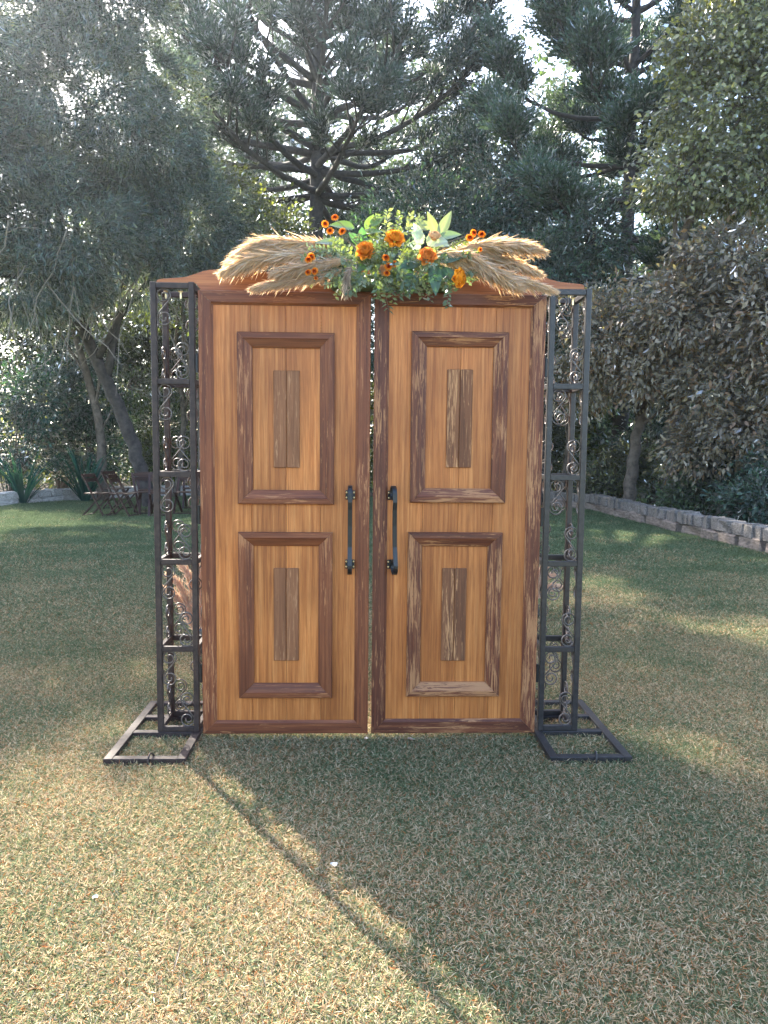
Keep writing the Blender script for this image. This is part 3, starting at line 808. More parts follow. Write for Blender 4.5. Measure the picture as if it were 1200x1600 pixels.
for k, (b, d, nr, L, W, col) in enumerate(big):
    link('broad_leaf', leaf_blade(np.array(b) - BO, d, nr, L, W, col, 0.18), M['garnish'], bq)

def spray_mesh(p0, d, L, n, lw, ll, col, r, droop=0.2, narrow=False):
    p0 = np.array(p0, float); d = norm(d)
    t = np.linspace(0, 1, 7)[:, None]
    st = p0 + d * L * t + np.array((0, 0, -droop * L)) * t * t + r.normal(0, 0.004, (7, 3)) * t
    u = np.linspace(0.15, 1, n); k = u * 6; i = np.minimum(k.astype(int), 5); fr = (k - i)[:, None]
    c = st[i] * (1 - fr) + st[i + 1] * fr; tg = norm(st[i + 1] - st[i])
    sd = norm(np.cross(tg, np.array((0.1, -1.0, 0.2)))) * np.where(np.arange(n) % 2, 1, -1)[:, None]
    a = tg * 0.55 + sd * 0.9 + r.normal(0, 0.25, (n, 3))
    nn = np.array((0, -1.0, 0.35)) + r.normal(0, 0.55, (n, 3))
    lm, f = leaf_arrays(c, a, nn, ll * r.uniform(0.7, 1.2, n), lw * r.uniform(0.8, 1.2, n), 0.15, 0.1)
    cc = np.repeat(np.array(col) * r.uniform(0.7, 1.3, (n, 1)), 4, 0)
    # slim stem ribbon
    V2 = np.concatenate([st + (0, -.001, .0012), st - (0, 0, .0012)]); F2 = np.array([(j, j + 1, j + 8, j + 7) for j in range(6)])
    F2 = np.concatenate([F2[:, [0, 1, 2]], F2[:, [0, 2, 3]]])
    return fast_mesh('foliage_spray', np.concatenate([lm, V2]), np.concatenate([f, F2 + len(lm)]), np.concatenate([cc, np.tile(np.array(col) * 0.7, (14, 1))]))
rs = np.random.default_rng(11)
kinds = [((0.08, 0.125, 0.062), 0.014, 0.030), ((0.15, 0.20, 0.13), 0.018, 0.024), ((0.15, 0.195, 0.075), 0.016, 0.028), ((0.055, 0.10, 0.055), 0.008, 0.034), ((0.18, 0.215, 0.115), 0.016, 0.022)]
for k in range(135):
    th = rs.uniform(0, 2 * math.pi); x = 0.07 + 0.33 * math.cos(th) * rs.uniform(0, 1); z = 2.275 + 0.075 * math.sin(th) * rs.uniform(0, 1)
    out = np.array(((x - 0.07) * 2.2 + rs.normal(0, 0.25), -0.15 - rs.uniform(0, 0.35), (z - 2.25) * 4.5 + rs.normal(0, 0.45)))
    col, lw, ll = kinds[(k * 7 + int(x > 0.1)) % 5]
    if z > 2.31 and k % 2: col, lw, ll = kinds[2 if k % 4 == 1 else 4]
    link('foliage_spray', spray_mesh(B3(x, -0.06 - rs.uniform(0, 0.04), z), out, rs.uniform(0.07, 0.135), 15, lw, ll, col, rs, 0.25), M['garnish'], bq)
for k, (p, d, L, col) in enumerate([((0.02, -.08, 2.38), (-0.15, -.1, 1), 0.13, kinds[2][0]), ((0.05, -.08, 2.38), (0.05, -.1, 1), 0.14, kinds[4][0]), ((0.10, -.08, 2.40), (0.12, -.1, 1), 0.115, kinds[2][0]),
        ((0.15, -.08, 2.39), (0.1, -.1, 1), 0.12, kinds[4][0]), ((0.19, -.08, 2.40), (0.2, -.1, 1), 0.10, kinds[4][0]), ((0.0, -.09, 2.36), (-0.3, -.2, 0.9), 0.10, kinds[2][0]),
        ((-0.10, -.12, 2.30), (-1, -.1, 0.25), 0.20, kinds[1][0]), ((-0.10, -.13, 2.28), (-1, -.1, 0.05), 0.20, kinds[1][0]), ((-0.10, -.13, 2.25), (-1, -.1, -0.15), 0.18, kinds[3][0]), ((-0.08, -.13, 2.23), (-0.9, -.1, -0.35), 0.16, kinds[1][0]),
        ((0.34, -.12, 2.30), (0.5, -.2, 0.1), 0.10, kinds[2][0]), ((0.33, -.12, 2.34), (0.6, -.2, 0.3), 0.10, kinds[2][0]), ((0.326, -.15, 2.25), (0.05, -.15, -1), 0.16, kinds[0][0]), ((0.18, -.15, 2.24), (-0.2, -.2, -0.8), 0.11, kinds[3][0]),
        ((-0.04, -.15, 2.24), (-0.5, -.2, -0.7), 0.13, kinds[0][0]), ((0.0, -.15, 2.22), (0.1, -.2, -0.8), 0.10, kinds[0][0]), ((0.10, -.15, 2.25), (0.3, -.2, -0.8), 0.10, kinds[3][0])]):
    link('foliage_spray', spray_mesh(np.array(p) - BO, d, L, 20, 0.014, 0.026, col, rs, 0.12), M['garnish'], bq)
am = plume_mesh([B3(-0.10, -0.14, 2.245), B3(-0.115, -0.16, 2.225), B3(-0.124, -0.165, 2.17), B3(-0.129, -0.165, 2.115)], 700, 0.028, (0.45, 0.38, 0.33), 77, 0.6, 0.003)
tag(link('hanging_tassel', am, M['plume'], bq), 'pale drooping dried tassel')
foam = MB().box(B3(-0.20, -0.075, 2.172), B3(0.36, 0.028, 2.235), 0.01).mesh('foam_block')
link('foam_block', foam, plain('green_florist_foam', (0.05, 0.075, 0.035), 0.9), bq)
tag(bq, 'floral arrangement of orange roses, greenery and pampas plumes on top of the door', 'flowers')

# ------------------------------------------------------------------ pampas vases standing on the lawn behind the columns
def pampas_vase(loc, tips, label, col, seed):
    t = empty('pampas_vase', loc)
    vs = MB().lathe([(0.0, 0.0), (0.055, 0.0), (0.072, 0.02), (0.078, 0.08), (0.06, 0.14), (0.042, 0.17), (0.05, 0.185), (0.044, 0.184), (0.036, 0.168), (0.0, 0.15)], 20).mesh('vase', True)
    link('vase', vs, M['glass'], t)
    for k, (dx, dz, bend) in enumerate(tips):
        me = plume_mesh([(dx * 0.25, 0, 0.17), (dx * 0.5, 0.01, 0.17 + (dz - .17) * 0.4), (dx * 0.8, 0.01, 0.17 + (dz - .17) * 0.8), (dx + bend, 0.0, dz)], 1900, 0.036, col, seed + k, 0.10, 0.0022)
        link('pampas_plume', me, M['plume'], t)
    tag(t, label, 'vase', 'pampas vases behind the door')
pampas_vase((-1.13, 1.50, 0), [(-0.20, 0.56, -0.04), (-0.12, 0.64, -0.04), (-0.03, 0.66, -0.02), (-0.24, 0.47, -0.03), (0.08, 0.60, 0.03), (0.15, 0.50, 0.05)], 'dark vase of pinkish pampas plumes on the lawn behind the left column', (0.84, 0.66, 0.57), 300)
pampas_vase((1.40, 2.60, 0), [(0.10, 0.46, 0.05), (0.20, 0.28, 0.05), (-0.05, 0.48, 0.0), (0.15, 0.38, 0.06)], 'dark vase of pinkish pampas plumes on the lawn behind the right column', (0.84, 0.68, 0.60), 310)

# ------------------------------------------------------------------ folding chairs
def folding_chair():
    t = empty('folding_chair')
    def part(name, *bars):
        m = MB()
        for b in bars: m.bar(*b)
        return link(name, m.mesh(name), M['chair'], t)
    for s in (-1, 1):
        part('back_post', ((s * 0.205, -0.26, 0.0), (s * 0.205, 0.20, 0.84), 0.022, 0.042, (1, 0, 0)))
        part('leg', ((s * 0.175, 0.24, 0.0), (s * 0.175, -0.20, 0.445), 0.022, 0.042, (1, 0, 0)))
    part('foot_bar', ((-0.194, -0.235, 0.045), (0.194, -0.235, 0.045), 0.035, 0.02))
    part('foot_bar', ((-0.163, 0.215, 0.03), (0.163, 0.215, 0.03), 0.035, 0.02))
    for k in range(5):
        y = -0.20 + k * 0.082
        part('seat_slat', ((-0.215, y, 0.462), (0.215, y, 0.462), 0.066, 0.016))
    part('back_slat', ((-0.194, 0.135, 0.72), (0.194, 0.135, 0.72), 0.016, 0.075))
    part('back_slat', ((-0.194, 0.180, 0.805), (0.194, 0.180, 0.805), 0.016, 0.065))
    return t
# bars use hint z, so w runs across the bar in the ground plane
ch0 = folding_chair()
spots = [((-5.22, 11.25), rad(78), 'leftmost dark wooden folding chair, seen from its side beside the stone edging'),
         ((-4.72, 11.15), rad(84), 'second dark wooden folding chair from the left, seen from its side'),
         ((-4.02, 11.35), rad(12), 'dark wooden folding chair facing the door, just left of the iron column'),
         ((-3.58, 11.75), rad(-4), 'dark wooden folding chair seen straight through the left iron column'),
         ((-4.55, 12.45), rad(20), 'dark wooden folding chair in the back row behind the two side-on chairs'),
         ((-5.35, 12.75), rad(70), 'dark wooden folding chair in the back row, farthest left of that row'),
         ((-3.75, 13.1), rad(8), 'dark wooden folding chair in the back row, behind the one seen through the column'),
         ((-4.42, 11.75), rad(35), 'dark wooden folding chair turned three-quarters, between the side-on pair and the column'),
         ((-3.05, 11.95), rad(6), 'dark wooden folding chair in the narrow gap between left column and door')]
for i, ((x, y), a, lab) in enumerate(spots):
    o = ch0 if i == 0 else copy_tree(ch0)
    o.location = (x, y, 0.004); o.rotation_euler = (0, 0, a)
    tag(o, lab, 'chair', 'folding chairs on the lawn')

# ------------------------------------------------------------------ stone edging walls
STONES = []
for k in range(7):
    r = np.random.default_rng(500 + k); import bmesh
    bm = bmesh.new(); bmesh.ops.create_cube(bm, size=1.0)
    bmesh.ops.bevel(bm, geom=bm.edges[:], offset=0.09, segments=1, affect='EDGES')
    for vv in bm.verts: vv.co += Vector(r.normal(0, 0.045, 3))
    me = bpy.data.meshes.new('stone'); bm.to_mesh(me); bm.free(); me.materials.append(M['stone']); STONES.append(me)
LOWST = []
for me in STONES:
    m2 = me.copy(); m2.materials.clear(); m2.materials.append(M['stone_low']); LOWST.append(m2)

PALEST = []
for me in STONES:
    m2 = me.copy(); m2.materials.clear(); m2.materials.append(M['stone_pale']); PALEST.append(m2)

def stone_wall(name, path, h, label, seed, pale=False):
    r = np.random.default_rng(seed)
    t = empty(name, (path[0][0], path[0][1], 0))
    o0 = np.array((path[0][0], path[0][1]))
    P = np.array(path, float); seg = np.linalg.norm(np.diff(P, axis=0), axis=1); cum = np.concatenate([[0], np.cumsum(seg)])
    def at(s):
        i = min(np.searchsorted(cum, s, 'right') - 1, len(seg) - 1); i = max(i, 0)
        f = (s - cum[i]) / seg[i]; d = (P[i + 1] - P[i]) / seg[i]
        return P[i] + (P[i + 1] - P[i]) * f, math.atan2(d[1], d[0])
    for course, (zb, zt, dep, lmin, lmax, pool) in enumerate(((0.0, h * 0.5, 0.34, 0.45, 0.9, LOWST), (h * 0.5, h, 0.30, 0.17, 0.36, STONES))):
        s = 0.0
        while s < cum[-1] - 0.1:
            L = min(r.uniform(lmin, lmax), cum[-1] - s)
            if pale: pool = PALEST
            c, a = at(s + L / 2)
            o = link('stone', pool[r.integers(0, len(pool))], None, t)
            hh = (zt - zb) * (r.uniform(0.88, 1.10) if course else 1.0)
            o.location = (c[0] - o0[0] + r.normal(0, .012), c[1] - o0[1] + r.normal(0, .012), zb + hh / 2 - 0.004)
            o.rotation_euler = (r.normal(0, .02), r.normal(0, .02), a + r.normal(0, .03))
            o.scale = (L * 0.985, dep * r.uniform(0.9, 1.1), hh * 1.02)
            s += L
    tag(t, label, 'wall')
stone_wall('stone_wall', [(6.0, 3.0), (5.72, 6.3), (5.55, 9.0), (5.40, 13.4), (4.3, 15.2), (2.2, 16.6)], 0.37, 'low stone edging wall running back along the right side of the lawn', 601)
stone_wall('stone_wall', [(-10.6, 10.6), (-9.0, 12.3), (-7.6, 14.8), (-6.9, 16.4), (-4.5, 17.3), (-1.5, 17.5)], 0.30, 'low pale stone edging wall behind the folding chairs on the left', 602, True)

# ------------------------------------------------------------------ trees
UP = np.array((0, 0, 1.0))
def limb_pts(p, q, r, sag=0.0, wob=0.06, n=9):
    p = np.array(p, float); q = np.array(q, float); L = np.linalg.norm(q - p)
    t = np.linspace(0, 1, n)[:, None]
    w = np.cumsum(r.normal(0, wob * L / n, (n, 3)), 0); w = w - t * w[-1]
    return p + (q - p) * t + w + UP * sag * L * np.sin(np.pi * t)

def blob_leaves(blobs, ncl, per, sig, r, shell=(0.55, 1.0)):
    """positions, outward directions and clump tone for leaves gathered in clumps on the shells of ellipsoids"""
    w = np.array([(b[3] * b[4] * b[5]) ** (2 / 3) for b in blobs]); w = w / w.sum()
    k = r.choice(len(blobs), ncl, p=w); b = np.array(blobs)[k]
    d = norm(r.normal(0, 1, (ncl, 3))); rr = r.uniform(shell[0], shell[1], (ncl, 1))
    cc = b[:, :3] + d * rr * b[:, 3:6]
    tone = np.clip(r.normal(1.0, 0.26, ncl), 0.45, 1.7)
    i = np.repeat(np.arange(ncl), per)
    pos = cc[i] + r.normal(0, 1, (len(i), 3)) * sig * np.array((1, 1, 0.75)) * r.uniform(0.4, 1.3, (ncl, 1))[i]
    return pos, norm(d[i] + 0.6 * norm(pos - cc[i])), tone[i], cc

def tree(name, label, trunk, r0, r1, limbs, blobs, ncl, per, sig, L, W, col, seed, mat='leaf', bark='bark', droop=0.3, group=None, twigs=60, curl=0.1, alt=None):
    r = np.random.default_rng(seed)
    base = np.array(trunk[0], float)
    t = empty(name, tuple(base))
    tp = spline(trunk, 7) - base
    tp[1:-1] += r.normal(0, 0.02, (len(tp) - 2, 3))
    rr = np.linspace(r0, r1, len(tp)); rr[0] *= 1.35; rr[1] *= 1.12
    link('trunk', MB().tube(tp, rr, 10).mesh('trunk', True), M[bark], t)
    pos, out, tone, cc = blob_leaves(blobs, ncl, per, sig, r)
    for (f, q, rad0) in limbs:
        k = int(f * (len(tp) - 1)); p = tp[k]
        lp = limb_pts(p, np.array(q) - base, r, 0.06)
        link('limb', MB().tube(lp, np.linspace(rad0, rad0 * 0.3, len(lp)), 7).mesh('limb', True), M[bark], t)
    # twigs from the blob hearts to some of the clumps
    if twigs:
        tm = MB(); bl = np.array(blobs)
        for c in cc[r.choice(len(cc), min(twigs, len(cc)), replace=False)]:
            h = bl[np.argmin(np.linalg.norm(bl[:, :3] - c, axis=1))][:3]
            lp = limb_pts(h - base, c - base, r, 0.08, 0.10, 6)
            tm.tube(lp, np.linspace(0.028, 0.008, 6), 4)
        link('twigs', tm.mesh('twigs'), M[bark], t)['kind'] = 'stuff'
    n = len(pos)
    a = out + r.normal(0, 0.55, (n, 3)) - UP * droop
    nn = UP * 0.7 + out * 0.3 + r.normal(0, 0.55, (n, 3))
    cols = np.array(col)[None] * (tone * r.uniform(0.75, 1.25, n))[:, None]
    if alt is not None:
        pick = r.uniform(0, 1, n) < alt[1]
        cols[pick] = np.array(alt[0]) * r.uniform(0.7, 1.2, (pick.sum(), 1))
    me = leaves_mesh('crown', pos - base, a, nn, L * r.uniform(0.65, 1.3, n), W * r.uniform(0.75, 1.25, n), cols, 0.12, curl)
    o = link('crown', me, M[mat], t); o['kind'] = 'stuff'
    tag(t, label, 'tree', group)
    return t

# big soft grey-green conifer on the left
tree('conifer_tree', 'big soft grey-green conifer with a leaning trunk filling the upper left', [(-4.75, 13.4, -0.1), (-5.15, 13.2, 1.6), (-5.75, 13.0, 3.2), (-6.25, 12.8, 4.8), (-6.3, 12.3, 7.0)], 0.165, 0.09,
     [(0.45, (-4.6, 12.4, 6.4), 0.10), (0.6, (-7.2, 10.8, 6.2), 0.10), (0.7, (-5.4, 11.2, 7.6), 0.09), (0.5, (-3.7, 12.2, 5.6), 0.08), (0.65, (-6.2, 10.6, 5.0), 0.07), (0.8, (-7.3, 11.5, 8.2), 0.07)],
     [(-5.3, 11.6, 7.9, 2.2, 2.0, 2.0), (-6.9, 10.6, 6.4, 2.0, 1.7, 1.8), (-3.75, 12.2, 5.9, 1.35, 1.3, 1.2), (-4.4, 12.0, 7.0, 1.4, 1.4, 1.4), (-5.6, 10.8, 5.2, 1.7, 1.2, 1.0), (-7.5, 9.6, 6.4, 1.7, 1.6, 1.7), (-7.0, 11.8, 8.4, 1.7, 1.5, 1.5), (-2.9, 12.6, 5.1, 0.8, 0.8, 0.7), (-6.5, 10.8, 4.5, 1.6, 1.0, 0.8), (-4.7, 11.9, 5.0, 1.3, 1.0, 0.8), (-7.0, 12.4, 4.6, 1.5, 1.0, 0.9), (-7.5, 9.4, 8.05, 1.8, 1.3, 1.2), (-5.0, 11.2, 9.6, 1.4, 1.2, 1.1), (-5.7, 11.4, 10.9, 1.6, 1.3, 1.2)],  # last three crown lobes added so their shade falls on the lawn
     1750, 112, 0.17, 0.155, 0.030, (0.085, 0.118, 0.108), 21, 'needle', 'bark_d', 0.25, twigs=120, alt=((0.19, 0.21, 0.13), 0.15))
# lighter tree behind it
tree('leafy_tree', 'thin yellow-green backlit tree between the grey conifer and the tall umbrella pine', [(-3.4, 18.2, -0.1), (-3.5, 18.1, 3.0), (-3.3, 18.0, 5.5), (-3.6, 18, 7.6)], 0.15, 0.05,
     [(0.5, (-2.4, 18, 7.0), 0.06), (0.7, (-4.4, 18, 8.2), 0.06), (0.6, (-4.4, 17.6, 7.2), 0.05)],
     [(-4.2, 18, 8.2, 1.2, 1.1, 1.2), (-2.8, 18.2, 7.0, 1.4, 1.2, 1.4), (-1.9, 18.4, 5.6, 1.3, 1.2, 1.2), (-3.6, 18, 5.4, 1.4, 1.0, 1.2)],
     640, 40, 0.26, 0.15, 0.08, (0.14, 0.165, 0.06), 22)
for tr_, bl_, lab_, sd_ in (
    ([(-7.8, 18.6, -0.1), (-7.9, 18.5, 2.0), (-7.6, 18.4, 4.0), (-7.7, 18.3, 5.6)], [(-7.8, 18.3, 4.6, 2.0, 1.2, 1.5), (-9.6, 18.4, 4.2, 1.5, 1.1, 1.4), (-6.2, 18.6, 4.3, 1.4, 1.0, 1.2), (-8.6, 18.3, 6.2, 1.6, 1.1, 1.1)], 'dark leafy tree under the grey conifer, closing the gap at the left edge', 27),
    ([(-4.6, 19.6, -0.1), (-4.6, 19.5, 2.0), (-4.3, 19.4, 4.0), (-4.4, 19.3, 5.2)], [(-4.5, 19.4, 4.4, 1.7, 1.1, 1.3), (-3.0, 19.6, 4.2, 1.3, 1.0, 1.2), (-5.6, 19.4, 5.4, 1.2, 1.0, 1.0)], 'dark leafy tree behind the leaning trunk and the slender trunks', 28)):
    tree('leafy_tree', lab_, tr_, 0.12, 0.05, [(0.6, bl_[1][:3], 0.05), (0.7, bl_[2][:3], 0.05)], bl_, 560, 36, 0.24, 0.15, 0.07, (0.075, 0.095, 0.05), sd_, bark='bark_d')
# slender trunks on the left
sl = [((-4.05, 15.2), (-4.35, 15.0, 6.4), 0.11, 'slender dark trunk rising beside the leaning trunk, left of the iron column', 31),
      ((-3.55, 15.9), (-3.15, 15.6, 6.0), 0.10, 'slender dark tree seen through the upper left iron column', 32),
      ((-6.6, 15.6), (-7.3, 15.2, 6.2), 0.13, 'dark trunk at the far left rising behind the strap-leaved plants', 33),
      ((-5.0, 16.6), (-4.7, 16.4, 6.2), 0.09, 'thin straight trunk behind the leaning trunk, its leaves catching sun', 34)]
for (x, y), top, rr, lab, sd in sl:
    tree('slender_tree', lab, [(x, y, -0.1), (x * 0.7 + top[0] * 0.3 + 0.15, y, 2.0), (x * 0.35 + top[0] * 0.65 - 0.1, y, 4.0), top], rr, rr * 0.45,
         [(0.4, (top[0] + 0.9, y - 0.3, 4.4), 0.045), (0.55, (top[0] - 0.9, y - 0.2, 5.0), 0.045), (0.3, (x + 0.7, y + 0.3, 3.1), 0.03)],
         [(top[0], top[1], top[2], 1.2, 1.0, 0.9), (top[0] + 0.8, y - 0.3, 4.5, 0.8, 0.7, 0.6), (top[0] - 0.8, y - 0.2, 5.0, 0.8, 0.7, 0.6), (x + 0.5, y + 0.6, 2.9, 0.9, 0.6, 0.6)],
         120, 34, 0.20, 0.12, 0.055, (0.10, 0.13, 0.05), sd, group='slender trees behind the chairs', twigs=30)

def araucaria(name, label, base, h, rb, whorls, seed, tuft_n, blen, col, steps, keep, m, lean=(0, 0), gap_z=99):
    """candelabra pine: whorls of long limbs that sweep out and up, brush-like tufts at the ends"""
    r = np.random.default_rng(seed); base = np.array(base, float)
    t = empty(name, tuple(base))
    tp = np.stack([np.linspace(0, lean[0], 12), np.linspace(0, lean[1], 12), np.linspace(-0.1, h, 12)], 1); tp[1:, :2] += r.normal(0, 0.02, (11, 2))
    link('trunk', MB().tube(tp, np.linspace(rb * 1.15, rb * 0.35, 12), 12).mesh('trunk', True), M['bark_d'], t)
    TC = []; TA = []; TN = []; TL = []; TCOL = []
    for (z, cnt, L, el0, el1) in whorls:
        th0 = r.uniform(0, 6.28)
        for k in range(cnt):
            th = th0 + 2 * math.pi * k / cnt + r.normal(0, 0.12); LL = L * r.uniform(0.85, 1.12)
            ns = 12; pt = [np.array((lean[0] * z / h, lean[1] * z / h, z + r.normal(0, 0.12)))]; d_th = th
            for s in range(ns):
                el = rad(el0 + (el1 - el0) * (s / (ns - 1)) ** 1.6 + r.normal(0, 3)); d_th += r.normal(0, 0.03)
                pt.append(pt[-1] + np.array((math.cos(d_th) * math.cos(el), math.sin(d_th) * math.cos(el), math.sin(el))) * LL / ns)
            pt = np.array(pt)
            if pt[-1][2] > gap_z and math.cos(th) < -0.25: continue      # lopsided crown, open towards the left at the top
            r0 = rb * 0.38 * (0.6 + 0.4 * LL / 5)
            lm = MB().tube(pt, np.linspace(r0, r0 * 0.35, len(pt)), 7)
            ends = [(pt[-1], norm(pt[-1] - pt[-2]), 1.0)]
            for s in steps:
                for sd in (-1, 1):
                    if r.uniform() > keep: continue
                    dd = norm(pt[s + 1] - pt[s]); side = norm(np.cross(dd, UP)) * sd
                    d2 = norm(dd * 0.9 + side * r.uniform(0.4, 0.9) + UP * r.uniform(0.1, 0.5)); l2 = LL * r.uniform(0.13, 0.24)
                    e = pt[s] + d2 * l2
                    lm.tube(np.array([pt[s], pt[s] + d2 * l2 * 0.5 - UP * 0.03, e]), (r0 * 0.35, r0 * 0.25, r0 * 0.2), 4)
                    ends.append((e, norm(d2 + UP * 0.35), 0.85))
            link('limb', lm.mesh('limb', True), M['bark_d'], t)
            for e, d, sc in ends:
                nb = int(tuft_n * sc); tone = r.normal(1, 0.15)
                # branchlets fan out from the last stretch of the twig
                u = r.uniform(-0.18, 0.06, (nb, 1)); o = e + d * u * blen * 1.6
                bd = norm(d * 0.35 + UP * 0.65 + norm(r.normal(0, 1, (nb, 3))) * 0.85)
                bl = blen * r.uniform(0.6, 1.15, nb)
                for j in range(m):
                    q = (j + 0.5) / m
                    rd = norm(r.normal(0, 1, (nb, 3))); rd = norm(rd - bd * np.sum(rd * bd, 1, keepdims=True))
                    TC.append(o + bd * (bl * q)[:, None]); TA.append(norm(bd * 1.0 + rd * 0.55)); TN.append(np.cross(bd, rd) + r.normal(0, 0.3, (nb, 3)))
                    TL.append(blen * 0.20 * (1.0 - 0.3 * q) * r.uniform(0.8, 1.2, nb)); TCOL.append(np.array(col) * (tone * r.uniform(0.7, 1.25, nb) * (0.75 + 0.6 * q))[:, None])  # needle colour painted lighter towards the tips to give lit tops
    L = np.concatenate(TL)
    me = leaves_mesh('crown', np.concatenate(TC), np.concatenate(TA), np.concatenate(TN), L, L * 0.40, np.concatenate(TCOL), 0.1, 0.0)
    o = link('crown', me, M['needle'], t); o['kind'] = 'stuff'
    tag(t, label, 'tree', 'tall umbrella pines')
    return t
araucaria('umbrella_pine', 'tall umbrella-shaped pine with dark straight trunk rising directly behind the flowers', (-1.41, 20.0, 0), 17.9, 0.28,
          [(9.02, 7, 5.01, -8, 22), (9.73, 7, 5.84, -2, 34), (10.45, 7, 6.2, 5, 42), (11.28, 7, 5.84, 12, 48), (12.24, 7, 5.24, 20, 54), (13.31, 7, 4.41, 28, 60), (14.5, 5, 3.58, 36, 66), (15.69, 6, 3.1, 45, 70)], 41, 52, 0.76, (0.052, 0.078, 0.066), (6, 7, 8, 9, 10, 11), 0.8, 12, gap_z=99)
araucaria('umbrella_pine', 'pine with large brush-like tufts standing to the right, behind the light green tree', (7.1, 16.8, 0), 16.5, 0.22,
          [(6.0, 5, 3.0, -14, 10), (7.0, 6, 3.5, -10, 30), (8.0, 6, 3.9, -5, 45), (9.1, 6, 4.0, 0, 55), (10.2, 6, 3.8, 6, 60), (11.4, 6, 3.4, 15, 62), (12.8, 5, 2.9, 25, 66), (14.2, 5, 2.3, 35, 70)], 42, 95, 0.80, (0.066, 0.104, 0.08), (7, 9, 11), 0.65, 15)

# right: light green round-leaved tree, large grey-leaved bush tree, dark evergreens
tree('leafy_tree', 'light green round-leaved tree in sun at the upper right edge', [(6.5, 11.6, -0.1), (6.35, 11.5, 2.5), (6.2, 11.3, 5.0), (6.8, 11.2, 8.0)], 0.16, 0.06,
     [(0.7, (6.0, 11, 7.0), 0.06), (0.75, (7.4, 11, 8.2), 0.06), (0.85, (6.4, 11, 9.2), 0.05), (0.8, (8.0, 10.6, 7.4), 0.05)],
     [(7.1, 11, 8.0, 1.5, 1.3, 1.5), (6.15, 11, 6.7, 0.95, 0.9, 0.9), (7.9, 11, 9.6, 1.6, 1.3, 1.3), (6.5, 11.0, 9.0, 0.85, 0.8, 0.9), (7.6, 10.8, 6.5, 1.2, 1.0, 0.9), (8.6, 10.5, 7.9, 1.4, 1.3, 1.5), (7.3, 11.0, 10.6, 1.2, 1.1, 0.8)],
     1050, 34, 0.20, 0.12, 0.078, (0.18, 0.20, 0.095), 23, twigs=70, alt=((0.30, 0.30, 0.18), 0.3))
tree('leafy_tree', 'spreading grey-leaved tree arching over the right stone wall', [(5.75, 12.3, -0.1), (5.8, 12.2, 1.2), (5.95, 12.0, 2.4), (6.5, 11.6, 3.6)], 0.15, 0.07,
     [(0.6, (4.7, 11.8, 3.8), 0.06), (0.7, (7.6, 10.2, 3.8), 0.07), (0.75, (6.6, 10.6, 5.0), 0.06), (0.55, (6.6, 10.4, 2.6), 0.05), (0.8, (8.4, 9.6, 4.4), 0.05), (0.6, (5.2, 11.2, 3.2), 0.05)],
     [(6.3, 11.0, 3.9, 1.5, 1.1, 1.1), (4.9, 11.7, 3.7, 1.0, 0.9, 1.0), (7.6, 10.0, 3.7, 1.4, 1.2, 1.3), (6.7, 10.4, 2.6, 0.95, 0.7, 0.75), (7.0, 10.6, 4.9, 1.3, 1.1, 0.8), (8.4, 9.4, 4.4, 1.3, 1.2, 1.3), (5.6, 11.2, 3.0, 0.7, 0.6, 0.6), (8.0, 9.2, 2.6, 1.0, 0.8, 0.8), (4.6, 12.0, 2.8, 0.8, 0.6, 0.6), (7.2, 10.0, 1.9, 0.9, 0.6, 0.6), (6.7, 10.7, 1.5, 0.8, 0.6, 0.6), (7.9, 9.3, 1.5, 0.9, 0.6, 0.6)],
     1250, 30, 0.20, 0.15, 0.064, (0.25, 0.215, 0.16), 24, droop=0.45, twigs=90, alt=((0.24, 0.155, 0.095), 0.22))
tree('evergreen_tree', 'dark dense evergreen directly behind the right half of the flowers', [(1.8, 17, -0.1), (1.8, 17, 2.5), (1.7, 16.8, 5), (1.7, 16.6, 7.5)], 0.18, 0.06,
     [(0.5, (0.6, 16.6, 6.4), 0.06), (0.6, (3.0, 16.0, 6.2), 0.06)],
     [(1.7, 16.6, 7.2, 1.8, 1.4, 1.4), (0.5, 16.8, 6.4, 1.3, 1.2, 1.3), (3.0, 15.9, 6.3, 1.5, 1.3, 1.4), (2.2, 16.2, 5.0, 1.9, 1.2, 1.2), (0.6, 16.8, 4.6, 1.4, 1.1, 1.3), (3.6, 16.4, 8.0, 1.2, 1.1, 1.2)],
     900, 44, 0.22, 0.15, 0.050, (0.038, 0.080, 0.062), 25, 'leaf', 'bark_d', 0.0, twigs=60)
tree('evergreen_tree', 'glossy dark shrubby tree above the right iron column', [(4.4, 14.6, -0.1), (4.4, 14.5, 1.6), (4.3, 14.2, 3.2), (4.3, 14, 5.0)], 0.11, 0.05,
     [(0.6, (3.7, 13.8, 4.6), 0.04), (0.7, (5.0, 13.8, 4.9), 0.04)],
     [(4.3, 14.0, 5.3, 1.2, 1.0, 1.1), (3.6, 13.8, 4.5, 0.9, 0.8, 0.8), (5.1, 13.9, 5.0, 1.0, 0.9, 0.9), (4.4, 13.8, 3.9, 1.1, 0.8, 0.7), (5.3, 14.0, 6.2, 0.9, 0.8, 0.8)],
     520, 34, 0.19, 0.15, 0.052, (0.055, 0.10, 0.07), 26, 'leaf', 'bark_d', 0.25, twigs=50)
st = [((4.5, 16.2), (4.2, 16, 5.0), 0.09, 'thin brown trunk seen just right of the right iron column', 35), ((5.05, 15.2), (5.3, 15, 5.2), 0.07, 'second thin brown trunk right of the iron column, before the wooded slope', 36),
      ((6.9, 13.2), (7.2, 13, 5.0), 0.12, 'dark trunk under the arching grey-leaved tree behind the stone wall', 37), ((7.6, 11.4), (7.4, 11.2, 4.4), 0.08, 'pale slender trunk in deep shade behind the right stone wall', 38)]
